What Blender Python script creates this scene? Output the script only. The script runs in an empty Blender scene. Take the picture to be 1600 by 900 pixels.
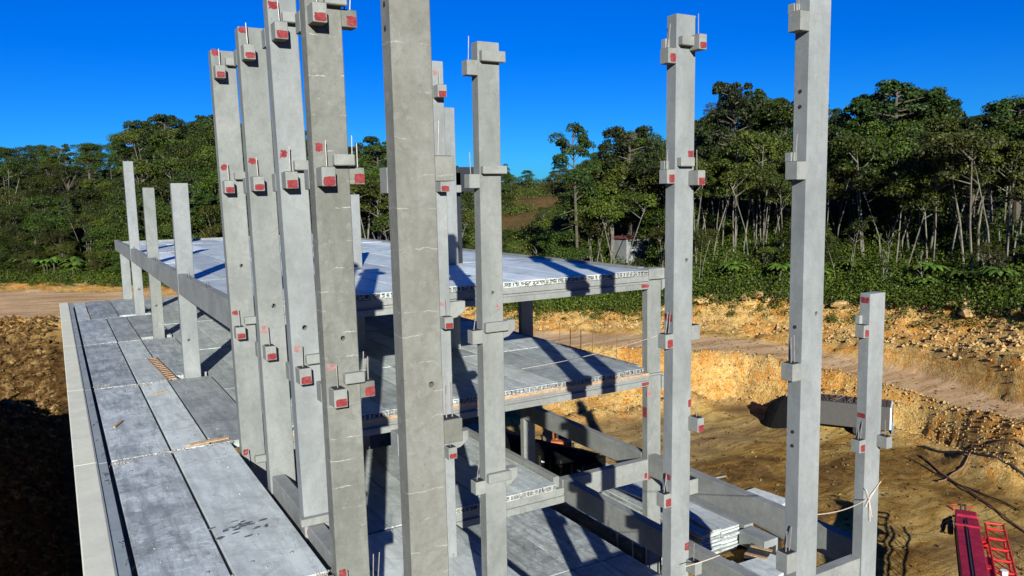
import bpy, bmesh, math, random
import numpy as np
from mathutils import Vector, Matrix
random.seed(7); RNG = np.random.default_rng(11)
S = bpy.context.scene
COL = S.collection
GZ = -20.5                      # pit floor, metres below the drone
# ------------------------------------------------------------------ camera
def cam_axes(az, pitch, roll):
    c, s = math.cos, math.sin
    f0 = Vector((s(az), c(az), 0)); r0 = Vector((c(az), -s(az), 0)); u0 = Vector((0, 0, 1))
    f = f0*c(pitch) - u0*s(pitch); u = u0*c(pitch) + f0*s(pitch)
    r = r0*c(roll) + u*s(roll); u2 = u*c(roll) - r0*s(roll)
    return r, u2, f
r_, u_, f_ = cam_axes(math.radians(30.21), math.radians(6.64), math.radians(-1.16))
cd = bpy.data.cameras.new('camera'); cam = bpy.data.objects.new('camera', cd); COL.objects.link(cam)
m = Matrix((r_, u_, -f_)).transposed().to_4x4(); cam.matrix_world = m
cd.sensor_width = 36; cd.lens = 1224.5/1600*36; cd.clip_end = 6000; cd.clip_start = .1
S.camera = cam
# ------------------------------------------------------------------ light
SUN = Vector((-.405, -1, .372)).normalized()
sd = bpy.data.lights.new('sun', 'SUN'); sd.energy = 5.0; sd.angle = math.radians(.5); sd.color = (1, .975, .90)
so = bpy.data.objects.new('sun', sd); COL.objects.link(so); so.rotation_euler = SUN.to_track_quat('Z', 'Y').to_euler()
so.location = SUN*50
W = bpy.data.worlds.new('World'); S.world = W; W.use_nodes = True
nt = W.node_tree; nt.nodes.clear()
sky = nt.nodes.new('ShaderNodeTexSky'); sky.sky_type = 'NISHITA'; sky.sun_disc = False
sky.sun_elevation = math.asin(SUN.z); sky.sun_rotation = math.atan2(SUN.x, SUN.y)
sky.air_density = 1.0; sky.dust_density = .1; sky.ozone_density = 4.5; sky.altitude = 400
hs = nt.nodes.new('ShaderNodeHueSaturation'); hs.inputs['Saturation'].default_value = 1.45; hs.inputs['Hue'].default_value = .5
bg = nt.nodes.new('ShaderNodeBackground'); bg.inputs[1].default_value = .05
wo = nt.nodes.new('ShaderNodeOutputWorld')
tn = nt.nodes.new('ShaderNodeMix'); tn.data_type = 'RGBA'; tn.blend_type = 'MULTIPLY'; tn.inputs['Factor'].default_value = 1
tn.inputs['B'].default_value = (.12, .60, 1.22, 1)      # deep clear blue of the photograph's air
nt.links.new(sky.outputs[0], hs.inputs['Color']); nt.links.new(hs.outputs[0], tn.inputs['A']); nt.links.new(tn.outputs['Result'], bg.inputs[0]); nt.links.new(bg.outputs[0], wo.inputs[0])
S.view_settings.view_transform = 'Standard'; S.view_settings.look = 'None'; S.view_settings.exposure = .99; S.view_settings.gamma = 1
S.cycles.max_bounces = 4; S.cycles.diffuse_bounces = 2; S.cycles.transparent_max_bounces = 4

# ------------------------------------------------------------------ materials
ALB = .77      # scales down every base colour to balance the raised exposure
class NT:
    def __init__(s, name):
        s.m = bpy.data.materials.new(name); s.m.use_nodes = True; s.t = s.m.node_tree
        s.b = s.t.nodes['Principled BSDF']; s.p = None
    def n(s, typ, **kw):
        x = s.t.nodes.new(typ)
        for k, v in kw.items(): setattr(x, k, v)
        return x
    def l(s, a, b): s.t.links.new(a, b)
    def pos(s, scale=(1, 1, 1), rnd=0):
        g = s.n('ShaderNodeNewGeometry'); mp = s.n('ShaderNodeMapping'); mp.inputs['Scale'].default_value = scale
        s.l(g.outputs['Position'], mp.inputs['Vector'])
        if rnd:
            oi = s.n('ShaderNodeObjectInfo'); mu = s.n('ShaderNodeMath', operation='MULTIPLY'); mu.inputs[1].default_value = rnd
            s.l(oi.outputs['Random'], mu.inputs[0]); s.l(mu.outputs[0], mp.inputs['Location'])
        return mp.outputs[0]
    def noise(s, vec, scale, detail=4, rough=.6, dist=0):
        x = s.n('ShaderNodeTexNoise'); x.inputs['Scale'].default_value = scale; x.inputs['Detail'].default_value = detail
        x.inputs['Roughness'].default_value = rough; x.inputs['Distortion'].default_value = dist
        s.l(vec, x.inputs['Vector']); return x.outputs['Fac']
    def ramp(s, fac, stops, interp='LINEAR'):
        x = s.n('ShaderNodeValToRGB'); x.color_ramp.interpolation = interp
        e = x.color_ramp.elements
        while len(e) < len(stops): e.new(.5)
        for i, (p, c) in enumerate(stops):
            e[i].position = p; e[i].color = (c if hasattr(c, '__len__') else (c, c, c)) + ((1,) if not hasattr(c, '__len__') or len(c) == 3 else ())
        s.l(fac, x.inputs[0]); return x.outputs[0]
    def mix(s, fac, a, b, mode='MIX'):
        x = s.n('ShaderNodeMix', data_type='RGBA', blend_type=mode)
        for sock, v in ((x.inputs['Factor'], fac), (x.inputs['A'], a), (x.inputs['B'], b)):
            if hasattr(v, 'is_linked'): s.l(v, sock)
            elif hasattr(v, '__len__'): sock.default_value = tuple(v)[:3] + (1,)
            else: sock.default_value = v
        return x.outputs['Result']
    def math(s, op, a, b=0, clamp=False):
        x = s.n('ShaderNodeMath', operation=op, use_clamp=clamp)
        for sock, v in ((x.inputs[0], a), (x.inputs[1], b)):
            if hasattr(v, 'is_linked'): s.l(v, sock)
            else: sock.default_value = v
        return x.outputs[0]
    def out(s, col, rough=.8, bump=None, bs=.3, bd=.02, spec=.3, metal=0):
        col = s.mix(1.0, col, (ALB, ALB, ALB), 'MULTIPLY')
        for sock, v in ((s.b.inputs['Base Color'], col), (s.b.inputs['Roughness'], rough)):
            if hasattr(v, 'is_linked'): s.l(v, sock)
            elif hasattr(v, '__len__'): sock.default_value = tuple(v) + (1,)
            else: sock.default_value = v
        s.b.inputs['Specular IOR Level'].default_value = spec; s.b.inputs['Metallic'].default_value = metal
        if bump is not None:
            x = s.n('ShaderNodeBump'); x.inputs['Strength'].default_value = bs; x.inputs['Distance'].default_value = bd
            s.l(bump, x.inputs['Height']); s.l(x.outputs[0], s.b.inputs['Normal'])
        return s.m

def concrete(name, lo, hi, stain=.5, lines=0, stretch=(1, 1, .45), streak=0, rough=.85, spec=.25):
    k = NT(name); p = k.pos(stretch, 37.0); pf = k.pos((1, 1, 1), 19.0)
    n1 = k.noise(p, .8, 5, .62, .4); n2 = k.noise(pf, 7, 5, .7); n3 = k.noise(k.pos((3, 3, .35), 11.), 1.1, 4, .6)
    c = k.mix(k.ramp(n1, [(.32, 0.), (.68, 1.)]), lo, hi)
    c = k.mix(k.math('MULTIPLY', k.ramp(n2, [(.35, 1.), (.62, 0.)]), .28*stain), c, tuple(v*.6 for v in lo))
    c = k.mix(k.math('MULTIPLY', k.ramp(n3, [(.52, 0.), (.75, 1.)]), .35*stain), c, tuple(v*.72 for v in lo))
    pits = k.ramp(k.noise(pf, 24, 2, .5), [(.27, 1.), (.32, 0.)])
    c = k.mix(k.math('MULTIPLY', pits, .5), c, tuple(v*.4 for v in lo))
    # broad damp patches with a tide mark
    tm = k.ramp(k.noise(k.pos((1, 1, .7), 23.), .55, 3, .5, 1.2), [(.50, 0.), (.53, 1.), (.56, .25), (.8, .5)])
    c = k.mix(k.math('MULTIPLY', tm, .26*stain), c, tuple(v*.62 for v in lo))
    bl = k.ramp(k.noise(pf, 2.6, 6, .72, .5), [(.50, 0.), (.66, 1.)])
    c = k.mix(k.math('MULTIPLY', bl, .45*stain), c, tuple(v*.66 for v in lo))
    b2 = k.ramp(k.noise(k.pos((1, 1, 1), 41.), 3.4, 5, .7), [(.58, 0.), (.68, 1.)])
    c = k.mix(k.math('MULTIPLY', b2, .35*stain), c, tuple(min(1, v*1.22) for v in hi))
    if lines:
        g = k.n('ShaderNodeNewGeometry'); sp = k.n('ShaderNodeSeparateXYZ'); k.l(g.outputs['Position'], sp.inputs[0])
        wob = k.noise(pf, 3.0, 3, .6)
        z = k.math('ADD', sp.outputs[2], k.math('MULTIPLY', wob, .17))
        v = k.n('ShaderNodeTexVoronoi', voronoi_dimensions='1D', feature='DISTANCE_TO_EDGE'); v.inputs['Scale'].default_value = 1.75
        k.l(z, v.inputs['W'])
        ln = k.ramp(v.outputs['Distance'], [(.0, 1.), (.010, .7), (.020, 0.)])
        br = k.ramp(k.noise(k.pos((1, 1, .6), 5.), 2.3, 4, .7), [(.50, 0.), (.60, 1.)])
        c = k.mix(k.math('MULTIPLY', k.math('MULTIPLY', ln, br), .75*lines), c, (.62, .60, .54))
    if streak:
        big = k.ramp(k.noise(k.pos((1, .8, 1), 29.), .55, 5, .65, .8), [(.40, 0.), (.60, 1.)])
        c = k.mix(k.math('MULTIPLY', big, .5), c, tuple(min(.9, v*1.2) for v in hi))
        w = k.ramp(k.noise(k.pos((1.1, 3.2, 1), 9.), 2.0, 5, .7, 1.2), [(.56, 0.), (.62, 1.)])
        c = k.mix(k.math('MULTIPLY', w, .55*streak), c, (.70, .80, .76))
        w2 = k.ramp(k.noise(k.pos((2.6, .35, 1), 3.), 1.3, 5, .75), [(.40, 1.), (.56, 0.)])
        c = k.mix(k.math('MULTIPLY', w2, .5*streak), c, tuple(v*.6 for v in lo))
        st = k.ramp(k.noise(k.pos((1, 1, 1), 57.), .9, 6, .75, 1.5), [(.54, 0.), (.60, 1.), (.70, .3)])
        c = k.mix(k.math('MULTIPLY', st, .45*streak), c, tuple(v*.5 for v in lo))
        oi = k.n('ShaderNodeObjectInfo'); hv = k.n('ShaderNodeHueSaturation'); k.l(c, hv.inputs['Color'])
        k.l(k.math('ADD', k.math('MULTIPLY', oi.outputs['Random'], .46), .76), hv.inputs['Value']); c = hv.outputs[0]
    hgt = k.math('ADD', k.math('MULTIPLY', n2, .5), k.noise(pf, 45, 3, .6))
    return k.out(c, rough, hgt, .35, .012, spec)

def plain(name, col, rough=.6, metal=0, spec=.4, var=.25, scale=6):
    k = NT(name); n = k.noise(k.pos((1, 1, 1), 13.), scale, 4, .6)
    c = k.mix(k.ramp(n, [(.3, 0.), (.7, 1.)]), tuple(v*(1-var) for v in col), tuple(min(1, v*(1+var)) for v in col))
    return k.out(c, rough, n, .2, .01, spec, metal)

M = {}
M['cool'] = concrete('precast_concrete', (0.173, 0.186, 0.172), (0.268, 0.284, 0.263), 0.60)
M['cool2'] = concrete('precast_concrete_bluish', (0.195, 0.212, 0.208), (0.290, 0.311, 0.304), 0.50)
M['warm'] = concrete('precast_concrete_olive', (0.148, 0.151, 0.127), (0.240, 0.246, 0.219), 0.95, lines=.8)
M['warm2'] = concrete('precast_concrete_tan', (0.166, 0.166, 0.137), (0.248, 0.253, 0.224), 0.90, lines=.45)
M['corbel'] = concrete('corbel_concrete', (0.216, 0.227, 0.208), (0.297, 0.311, 0.284), 0.68)
M['beam'] = concrete('beam_concrete', (0.202, 0.212, 0.197), (0.297, 0.311, 0.289), 0.77, stretch=(.6, .6, .9))
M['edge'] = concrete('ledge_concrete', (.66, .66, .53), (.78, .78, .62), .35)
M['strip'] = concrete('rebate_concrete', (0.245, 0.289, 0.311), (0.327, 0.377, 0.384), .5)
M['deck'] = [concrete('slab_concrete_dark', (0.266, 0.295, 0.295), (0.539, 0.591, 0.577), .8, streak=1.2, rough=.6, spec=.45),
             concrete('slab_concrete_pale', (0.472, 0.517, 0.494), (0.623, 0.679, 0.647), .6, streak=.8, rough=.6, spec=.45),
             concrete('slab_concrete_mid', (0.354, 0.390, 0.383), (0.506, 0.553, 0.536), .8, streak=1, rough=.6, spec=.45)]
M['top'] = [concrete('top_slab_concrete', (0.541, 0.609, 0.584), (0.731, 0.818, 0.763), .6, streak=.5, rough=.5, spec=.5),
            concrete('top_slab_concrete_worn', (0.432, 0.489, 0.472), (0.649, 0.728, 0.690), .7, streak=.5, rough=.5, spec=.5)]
M['lump'] = plain('mortar', (.30, .28, .25), .9, var=.85, scale=16)
M['hole'] = plain('joint_shade_colour', (.10, .085, .075), .95)  # dark colour standing in for shade inside the plank joints
def paintmat(name, a, b_, wear):
    k = NT(name); c = k.mix(k.ramp(k.noise(k.pos((1,1,1), 5), 9, 4, .7), [(.35, 0.), (.65, 1.)]), a, b_)
    w = k.ramp(k.noise(k.pos((1,1,1), 61), 11, 5, .75, .6), [(wear-.04, 0.), (wear+.04, 1.)])
    return k.out(k.mix(w, c, (.27, .24, .225)), .85)
M['red'] = paintmat('red_marking_paint', (.17, .012, .016), (.25, .045, .045), .64)
M['pink'] = paintmat('faded_pink_paint', (.29, .10, .09), (.28, .18, .165), .54)
M['rod'] = plain('steel_dowel', (.30, .27, .25), .5, .4)
M['rust'] = plain('rusty_steel', (.20, .10, .055), .85)
M['black'] = plain('black_rubber_pad', (.02, .02, .022), .7)
M['timber'] = plain('timber', (.42, .27, .15), .85, var=.35)
M['rope'] = plain('rope', (.62, .50, .38), .9)
M['tarp'] = plain('black_tarp_and_heap', (.006, .006, .006), .9, spec=.08, var=.4)
M['darkblue'] = plain('dark_blue_member', (.010, .014, .022), .7)
M['crane'] = plain('crimson_crane_paint', (.30, .014, .035), .45, 0, .4, .30, 3)
M['jib'] = plain('bright_red_crane_paint', (.50, .018, .012), .35, 0, .5, .12, 3)
M['dark'] = plain('dark_machinery', (.03, .028, .026), .5)
M['glass'] = plain('dark_glass', (.02, .03, .035), .1, 0, .6)
M['white'] = plain('white_paint', (.75, .75, .73), .5, var=.06)
M['grey'] = plain('grey_trailer_paint', (.070, .068, .062), .6, var=.15)
M['blue'] = plain('blue_plastic', (.02, .30, .75), .4, var=.1)
M['orange'] = plain('orange_paint', (.42, .13, .03), .5)
M['amber'] = plain('marker_lens', (.75, .35, .30), .3)
M['roofred'] = plain('red_roof', (.16, .045, .035), .7)
M['steel'] = plain('galvanised_steel', (.5, .5, .5), .4, .7)

# ------------------------------------------------------------------ object helpers
class MB:
    def __init__(s): s.v = []; s.f = []
    def add(s, vs, fs):
        o = len(s.v); s.v += [tuple(v) for v in vs]; s.f += [tuple(o+i for i in f) for f in fs]; return s
    def box(s, x0, x1, y0, y1, z0, z1):
        return s.add([(x0,y0,z0),(x1,y0,z0),(x1,y1,z0),(x0,y1,z0),(x0,y0,z1),(x1,y0,z1),(x1,y1,z1),(x0,y1,z1)],
                     [(0,3,2,1),(4,5,6,7),(0,1,5,4),(1,2,6,5),(2,3,7,6),(3,0,4,7)])
    def obox(s, c, ax, ay, az, hx, hy, hz):
        c = Vector(c); ax = Vector(ax).normalized()*hx; ay = Vector(ay).normalized()*hy; az = Vector(az).normalized()*hz
        P = [c+a*ax+b*ay+d*az for d in (-1,1) for a, b in ((-1,-1),(1,-1),(1,1),(-1,1))]
        return s.add(P, [(0,3,2,1),(4,5,6,7),(0,1,5,4),(1,2,6,5),(2,3,7,6),(3,0,4,7)])
    def prism(s, poly, axis, a, b):
        # poly of 2-D points, extruded along axis ('x','y','z') from a to b
        def P(u, v, w): return {'x': (w,u,v), 'y': (u,w,v), 'z': (u,v,w)}[axis]
        n = len(poly); vs = [P(u,v,a) for u,v in poly]+[P(u,v,b) for u,v in poly]
        fs = [tuple(range(n))[::-1], tuple(range(n,2*n))]+[(i,(i+1)%n,n+(i+1)%n,n+i) for i in range(n)]
        return s.add(vs, fs)
    def tube(s, pts, rad, n=6):
        pts = [Vector(p) for p in pts]; rr = rad if hasattr(rad, '__len__') else [rad]*len(pts)
        base = len(s.v); vs = []; fs = []
        for i, p in enumerate(pts):
            d = (pts[min(i+1,len(pts)-1)]-pts[max(i-1,0)]).normalized()
            a = d.orthogonal().normalized() if i == 0 else (pa - d*pa.dot(d)).normalized()
            pa = a; b = d.cross(a)
            for k in range(n):
                t = 2*math.pi*k/n; vs.append(p+(a*math.cos(t)+b*math.sin(t))*rr[i])
        for i in range(len(pts)-1):
            for k in range(n): fs.append((i*n+k, i*n+(k+1)%n, (i+1)*n+(k+1)%n, (i+1)*n+k))
        fs.append(tuple(range(n))[::-1]); fs.append(tuple((len(pts)-1)*n+k for k in range(n)))
        return s.add(vs, fs)
    def lump(s, c, r, rng=random):
        # small faceted stone, 8 faces
        c = Vector(c); P = []
        for d in ((1,0,0),(-1,0,0),(0,1,0),(0,-1,0),(0,0,1),(0,0,-1)):
            P.append(c+Vector(d)*r*rng.uniform(.6,1.3)+Vector((rng.uniform(-.3,.3),rng.uniform(-.3,.3),rng.uniform(-.3,.3)))*r)
        return s.add(P, [(0,2,4),(2,1,4),(1,3,4),(3,0,4),(2,0,5),(1,2,5),(3,1,5),(0,3,5)])
def empty(name, loc, label=None, cat=None, group=None, rz=0):
    o = bpy.data.objects.new(name, None); COL.objects.link(o); o.location = loc; o.rotation_euler = (0,0,rz)
    o.empty_display_size = .3
    if label: o['kind'] = 'thing'
    tag(o, label, cat, group); return o
def tag(o, label=None, cat=None, group=None, kind=None):
    for k, v in (('label', label), ('category', cat), ('group', group), ('kind', kind)):
        if v: o[k] = v
    return o
def org(o):
    l = Vector((0,0,0))
    while o is not None: l += o.location; o = o.parent
    return l
def mesh(name, mb, mat, parent=None, lean=None, bevel=0, loc=None, smooth=False):
    v = mb.v
    if lean:
        v = [(x+lean*(z+8), y, z) for x, y, z in v]
    o0 = org(parent) if parent is not None else Vector((0,0,0))
    if loc is not None: o0 = o0  # loc is absolute
    base = Vector(loc) if loc is not None else o0
    me = bpy.data.meshes.new(name); me.from_pydata([(x-base.x, y-base.y, z-base.z) for x, y, z in v], [], mb.f)
    me.materials.append(mat)
    if smooth:
        for p in me.polygons: p.use_smooth = True
    bm = bmesh.new(); bm.from_mesh(me); bmesh.ops.recalc_face_normals(bm, faces=bm.faces)
    bm.to_mesh(me); bm.free()
    o = bpy.data.objects.new(name, me); COL.objects.link(o)
    if parent is not None: o.parent = parent
    o.location = base - o0
    if bevel:
        b = o.modifiers.new('chamfer', 'BEVEL'); b.width = bevel; b.segments = 1; b.limit_method = 'ANGLE'; b.angle_limit = math.radians(50)
    return o
def np_mesh(name, V, F, mat, loc=(0,0,0), parent=None, smooth=False, link=True):
    V = np.asarray(V, np.float32); F = np.asarray(F, np.int32); k = F.shape[1]
    me = bpy.data.meshes.new(name); me.vertices.add(len(V)); me.vertices.foreach_set('co', V.ravel())
    me.loops.add(F.size); me.loops.foreach_set('vertex_index', F.ravel())
    me.polygons.add(len(F)); me.polygons.foreach_set('loop_start', np.arange(0, F.size, k, dtype=np.int32))
    me.polygons.foreach_set('use_smooth', np.full(len(F), smooth))
    me.update(calc_edges=True); me.validate(); me.materials.append(mat)
    if not link: return me
    o = bpy.data.objects.new(name, me); COL.objects.link(o); o.location = loc
    if parent is not None: o.parent = parent
    return o
def blob(cx, cz, w, h, y, rng, n=16, axis='y', jag=.18):
    # ragged patch of paint, 4 mm thick, on a plane y=const (or x=const)
    P = []
    for i in range(n):
        t = 2*math.pi*i/n; c, s_ = math.cos(t), math.sin(t)
        k = 1/max(abs(c), abs(s_))**.8*(1+rng.uniform(-jag, jag*.4))
        P.append((cx+c*k*w/2*.9, cz+s_*k*h/2*.9))
    b = MB()
    if axis == 'y': b.prism(P, 'y', y-.004, y+.002)
    else: b.prism(P, 'x', y-.004, y+.002)
    return b

# ------------------------------------------------------------------ columns
DEP = .42
def shaft(x0, x1, y0, y1, z0, z1, holes):
    b = MB(); zs = {z0, z1}; xs = {x0, x1}; cells = {}
    xs = [x0, x1]
    if holes:
        hx = holes[0][0]
        for h in holes: zs |= {h[1]-h[2]*1.3, h[1]+h[2]*1.3}
        xs = [x0, hx-holes[0][2]*1.3, hx+holes[0][2]*1.3, x1]
    zs = sorted(zs); idx = {}
    def V(p):
        if p not in idx: idx[p] = len(b.v); b.v.append(p)
        return idx[p]
    for yy in (y0, y1):
        for i in range(len(xs)-1):
            for j in range(len(zs)-1):
                a, c, e, d = xs[i], xs[i+1], zs[j], zs[j+1]
                hl = [h for h in holes if abs((e+d)/2-h[1]) < .01] if i == 1 else []
                if not hl: b.f.append((V((a,yy,e)),V((c,yy,e)),V((c,yy,d)),V((a,yy,d)))); continue
                hx, hz, r = (a+c)/2, hl[0][1], hl[0][2]; N = 16
                ring = [V((hx+r*math.cos(2*math.pi*k/N), yy, hz+r*math.sin(2*math.pi*k/N))) for k in range(N)]
                cor = [V((c,yy,d)),V((a,yy,d)),V((a,yy,e)),V((c,yy,e))]
                for q in range(4):
                    s0 = (q*4+2-2) % N
                    # ring samples q*4 .. q*4+4 belong to corner q
                    for k in range(4): b.f.append((ring[(q*4+k) % N], ring[(q*4+k+1) % N], cor[q]))
                    b.f.append((ring[(q*4+4) % N], cor[(q+1) % 4], cor[q]))
                if yy == y1:
                    for k in range(N):
                        p0 = V((hx+r*math.cos(2*math.pi*k/N), y0, hz+r*math.sin(2*math.pi*k/N))); p1 = V((hx+r*math.cos(2*math.pi*(k+1)/N), y0, hz+r*math.sin(2*math.pi*(k+1)/N)))
                        b.f.append((p0, p1, ring[(k+1) % N], ring[k]))
    for xx in (x0, x1):
        for j in range(len(zs)-1): b.f.append((V((xx,y0,zs[j])),V((xx,y1,zs[j])),V((xx,y1,zs[j+1])),V((xx,y0,zs[j+1]))))
    for zz in (z0, z1):
        for i in range(len(xs)-1): b.f.append((V((xs[i],y0,zz)),V((xs[i+1],y0,zz)),V((xs[i+1],y1,zz)),V((xs[i],y1,zz))))
    return b
def column(label, X0, w, Y, top, spec, mat='cool', lean=0, bot=GZ-.3, holes=(), group='tall precast columns with corbels', seed=0, name='concrete_column'):
    rng = random.Random(seed+int(X0*100)+int(Y*10))
    X1 = X0+w; base = (X0+w/2+lean*(bot+8), Y+DEP/2, bot)
    t = empty(name, base, label, 'column', group)
    mesh('shaft', shaft(X0, X1, Y, Y+DEP, bot, top, list(holes)), M[mat], t, lean, .018)
    for h in spec:
        k = h[0]
        if k == 'F':      # bracket on the sunlit front face: x offset, width, bottom, height, paint, rods
            _, xo, cw, zb, ch, paint = h; a = X0+xo
            c = mesh('corbel', MB().box(a, a+cw, Y-.40, Y+.002, zb, zb+ch), M['corbel'], t, lean, .012)
            mesh('bearing_pad', MB().box(a+.04, a+cw-.03, Y-.36, Y-.04, zb+ch, zb+ch+.012), M['black'], c, lean)
            rx = a+cw*.52+rng.uniform(-.02,.02)
            mesh('dowel', MB().tube([(rx, Y-.2, zb+ch), (rx+rng.uniform(-.02,.02), Y-.19, zb+ch+rng.uniform(.52,.62))], .013), M['rod'], c, lean)
            if paint:
                mesh('paint_mark', blob(a+cw*.52, zb+ch*.27, cw*.97, ch*rng.uniform(.46,.56), Y-.40, rng, jag=.10), M['red'], c, lean)
                if paint > 1: mesh('paint_mark', blob(a+cw*.30, zb+ch+.44, .25*rng.uniform(.75,1.05), .24*rng.uniform(.7,1.1), Y, rng, jag=.26), M['red' if paint == 3 else 'pink'], t, lean)
        elif k == 'L' or k == 'R':   # bracket on a side face, flush with the front
            _, pr, zb, ch, paint, rods = h
            a, e = (X0-pr, X0+.002) if k == 'L' else (X1-.002, X1+pr)
            c = mesh('corbel', MB().box(a, e, Y-.004, Y+.35, zb, zb+ch), M[mat if mat.startswith('warm') else 'corbel'], t, lean, .012)
            mesh('bearing_pad', MB().box(a+.03, e-.04, Y+.03, Y+.32, zb+ch, zb+ch+.012), M['black'], c, lean)
            for q in range(rods):
                rx = a+.12+.12*q
                mesh('dowel', MB().tube([(rx, Y+.15, zb+ch), (rx+rng.uniform(-.03,.10), Y+.16, zb+ch+rng.uniform(.5,.72))], .014), M['rod'], c, lean)
            if paint: mesh('paint_mark', blob((a+e)/2+(.05 if k == 'R' else .02), zb+ch*.36, pr*.78, ch*.66, Y-.004, rng, jag=.10), M['red'], c, lean)
        elif k == 'B':    # bracket on the back face
            _, zb, ch = h
            mesh('corbel', MB().box(X0-.004, X0+.34, Y+DEP-.002, Y+DEP+.36, zb, zb+ch), M['corbel'], t, lean, .012)
        elif k == 'G':    # shallow ledge
            _, xa, xb, zb, ch = h
            mesh('ledge', MB().box(X0+xa, X0+xb, Y-.19, Y+.002, zb, zb+ch), M['corbel'], t, lean, .02)
        elif k == 'H':    # tapered haunch to the right
            _, pr, zb, ch = h
            mesh('haunch', MB().prism([(X1-.002, zb), (X1+pr*.45, zb+.05), (X1+pr, zb+ch*.45), (X1+pr, zb+ch), (X1-.002, zb+ch)], 'y', Y+.02, Y+.34), M['corbel'], t, lean, .012)
        elif k == 'K':    # small upstand block on a side bracket
            _, pr, zb, ch = h
            mesh('ledge', MB().box(X0-pr, X0+.002, Y+DEP-.14, Y+DEP+.05, zb, zb+ch), M['corbel'], t, lean, .012)
        elif k == 'P':    # loose paint patch on a face: x centre offset, z, w, h, mat
            mesh('paint_mark', blob(X0+h[1], h[2], h[3], h[4], Y, rng), M[h[5]], t, lean)
        elif k == 'Q':    # paint on the shaded side
            mesh('paint_mark', blob(Y+DEP/2, h[1], DEP*.85, h[2], X0, rng, axis='x', jag=.08), M['red'], t, lean)
        elif k == 'O':    # cast-in lifting socket ring on the shaded side
            for zz in h[1:]:
                mesh('lifting_socket', MB().tube([(X0-.012, Y+.22, zz), (X0+.002, Y+.22, zz)], .045, 10), M['dark'], t, lean)
    return t
ZL = [3.65, .30, -4.50, -9.30, -14.1]
def row(front=3, right=0, back=1, ledge=None, lv=ZL, top=None):
    s = []
    for i, z in enumerate(lv):
        zz = z+(top or 0) if i == 0 else z
        s.append(('F', .04, .30, zz, .40, (2 if i == 2 and front == 3 and right+back > 0 else front) if i < 4 else 1))
        if back: s.append(('B', zz-.05, .44))
        if right: s.append(('R', .34, zz+.04, .36, 1, 2))
        if ledge and i in ledge: s.append(('G', ledge[i][0], ledge[i][1], zz+.44, .24))
    return s
LEFT = 'row of precast columns along the left deck'
column('Leftmost tall column, smallest of the four set close together by the left deck', 4.97, .76, 27.0, 4.85,
       row(3, 0, 0, {0:(.42,.80), 1:(.42,.82), 2:(.38,.82), 3:(.38,.82)}, top=.28), 'cool', -.016, holes=[(5.42, -2.1, .055)], group=LEFT)
column('Second tall column from the left, between the smallest one and the bluish one', 4.97, .74, 22.9, 4.80,
       row(3, 0, 1, None, top=.22), 'cool', -.014, holes=[(5.42, -3.0, .06)], group=LEFT)
column('Third tall column from the left, pale bluish face ending on a full-width ledge', 4.98, .69, 19.34, 4.80,
       row(3, 0, 1, {0:(.30,.78), 1:(.34,.78), 2:(.30,.76)}, top=.12) + [('G', -.12, .80, -8.22, .20)], 'cool2', -.018, holes=[(5.34, -3.15, .06)], group=LEFT)
column('Olive grey column with white horizontal pour lines, fourth tall one from the left', 4.98, .78, 16.73, 4.85,
       row(3, 1, 1, {0:(.38,.86), 1:(.40,.86), 2:(.38,.84)}), 'warm', -.008, holes=[(5.42, -3.05, .05)], group=LEFT)
column('Widest column, olive tan, in the middle, running out of the top of the frame', 5.19, .75, 12.75, 7.5,
       [('B', .10, .46), ('R', .37, .30, .44, 0, 1), ('B', -4.72, .42), ('R', .37, -4.50, .44, 0, 2), ('B', -9.4, .4), ('R', .37, -9.3, .4, 0, 1), ('R', .37, 3.7, .42, 0, 1) if 0 else ('B', 5.2, .42), ('O', 3.3, 2.9)],
       'warm2', -.003, holes=[(5.72, -3.35, .05)])
MID = 'tall precast columns at the middle and right'
column('Slim column half hidden behind the widest one, red painted bracket near its top', 11.36, .78, 25.3, 4.72,
       [('F', .36, .34, z, .42, p) for z, p in ((3.45, 2), (.22, 1), (-4.62, 2), (-9.4, 1), (-14.1, 1))] + [('H', .62, -4.35, .62), ('H', .62, -9.2, .62), ('H', .62, -14.0, .62)], 'cool2', 0, group=MID)
column('Thin distant column rising from the top deck just right of the widest column', 18.72, .74, 39.3, 4.9, [('R', .3, .3, .4, 0, 0)], 'cool2', 0, group=MID)
column('Column just right of the widest one, its capped top standing against blue sky', 11.22, .74, 21.15, 4.62,
       [('L', .36, 3.62, .44, 0, 1), ('L', .36, .28, .42, 0, 1), ('L', .36, -4.50, .42, 0, 1), ('L', .36, -9.32, .42, 0, 1), ('L', .36, -14.1, .4, 0, 1),
        ('G', .05, .86, 4.02, .32), ('G', .02, .86, .70, .24), ('G', .02, .84, -4.15, .30), ('G', .02, .84, -8.98, .30),
        ('H', .44, -4.42, .56), ('H', .44, -9.25, .56), ('P', .56, -3.4, .18, .2, 'pink')], 'cool', .006, holes=[(11.60, -2.95, .05)], group=MID)
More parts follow.
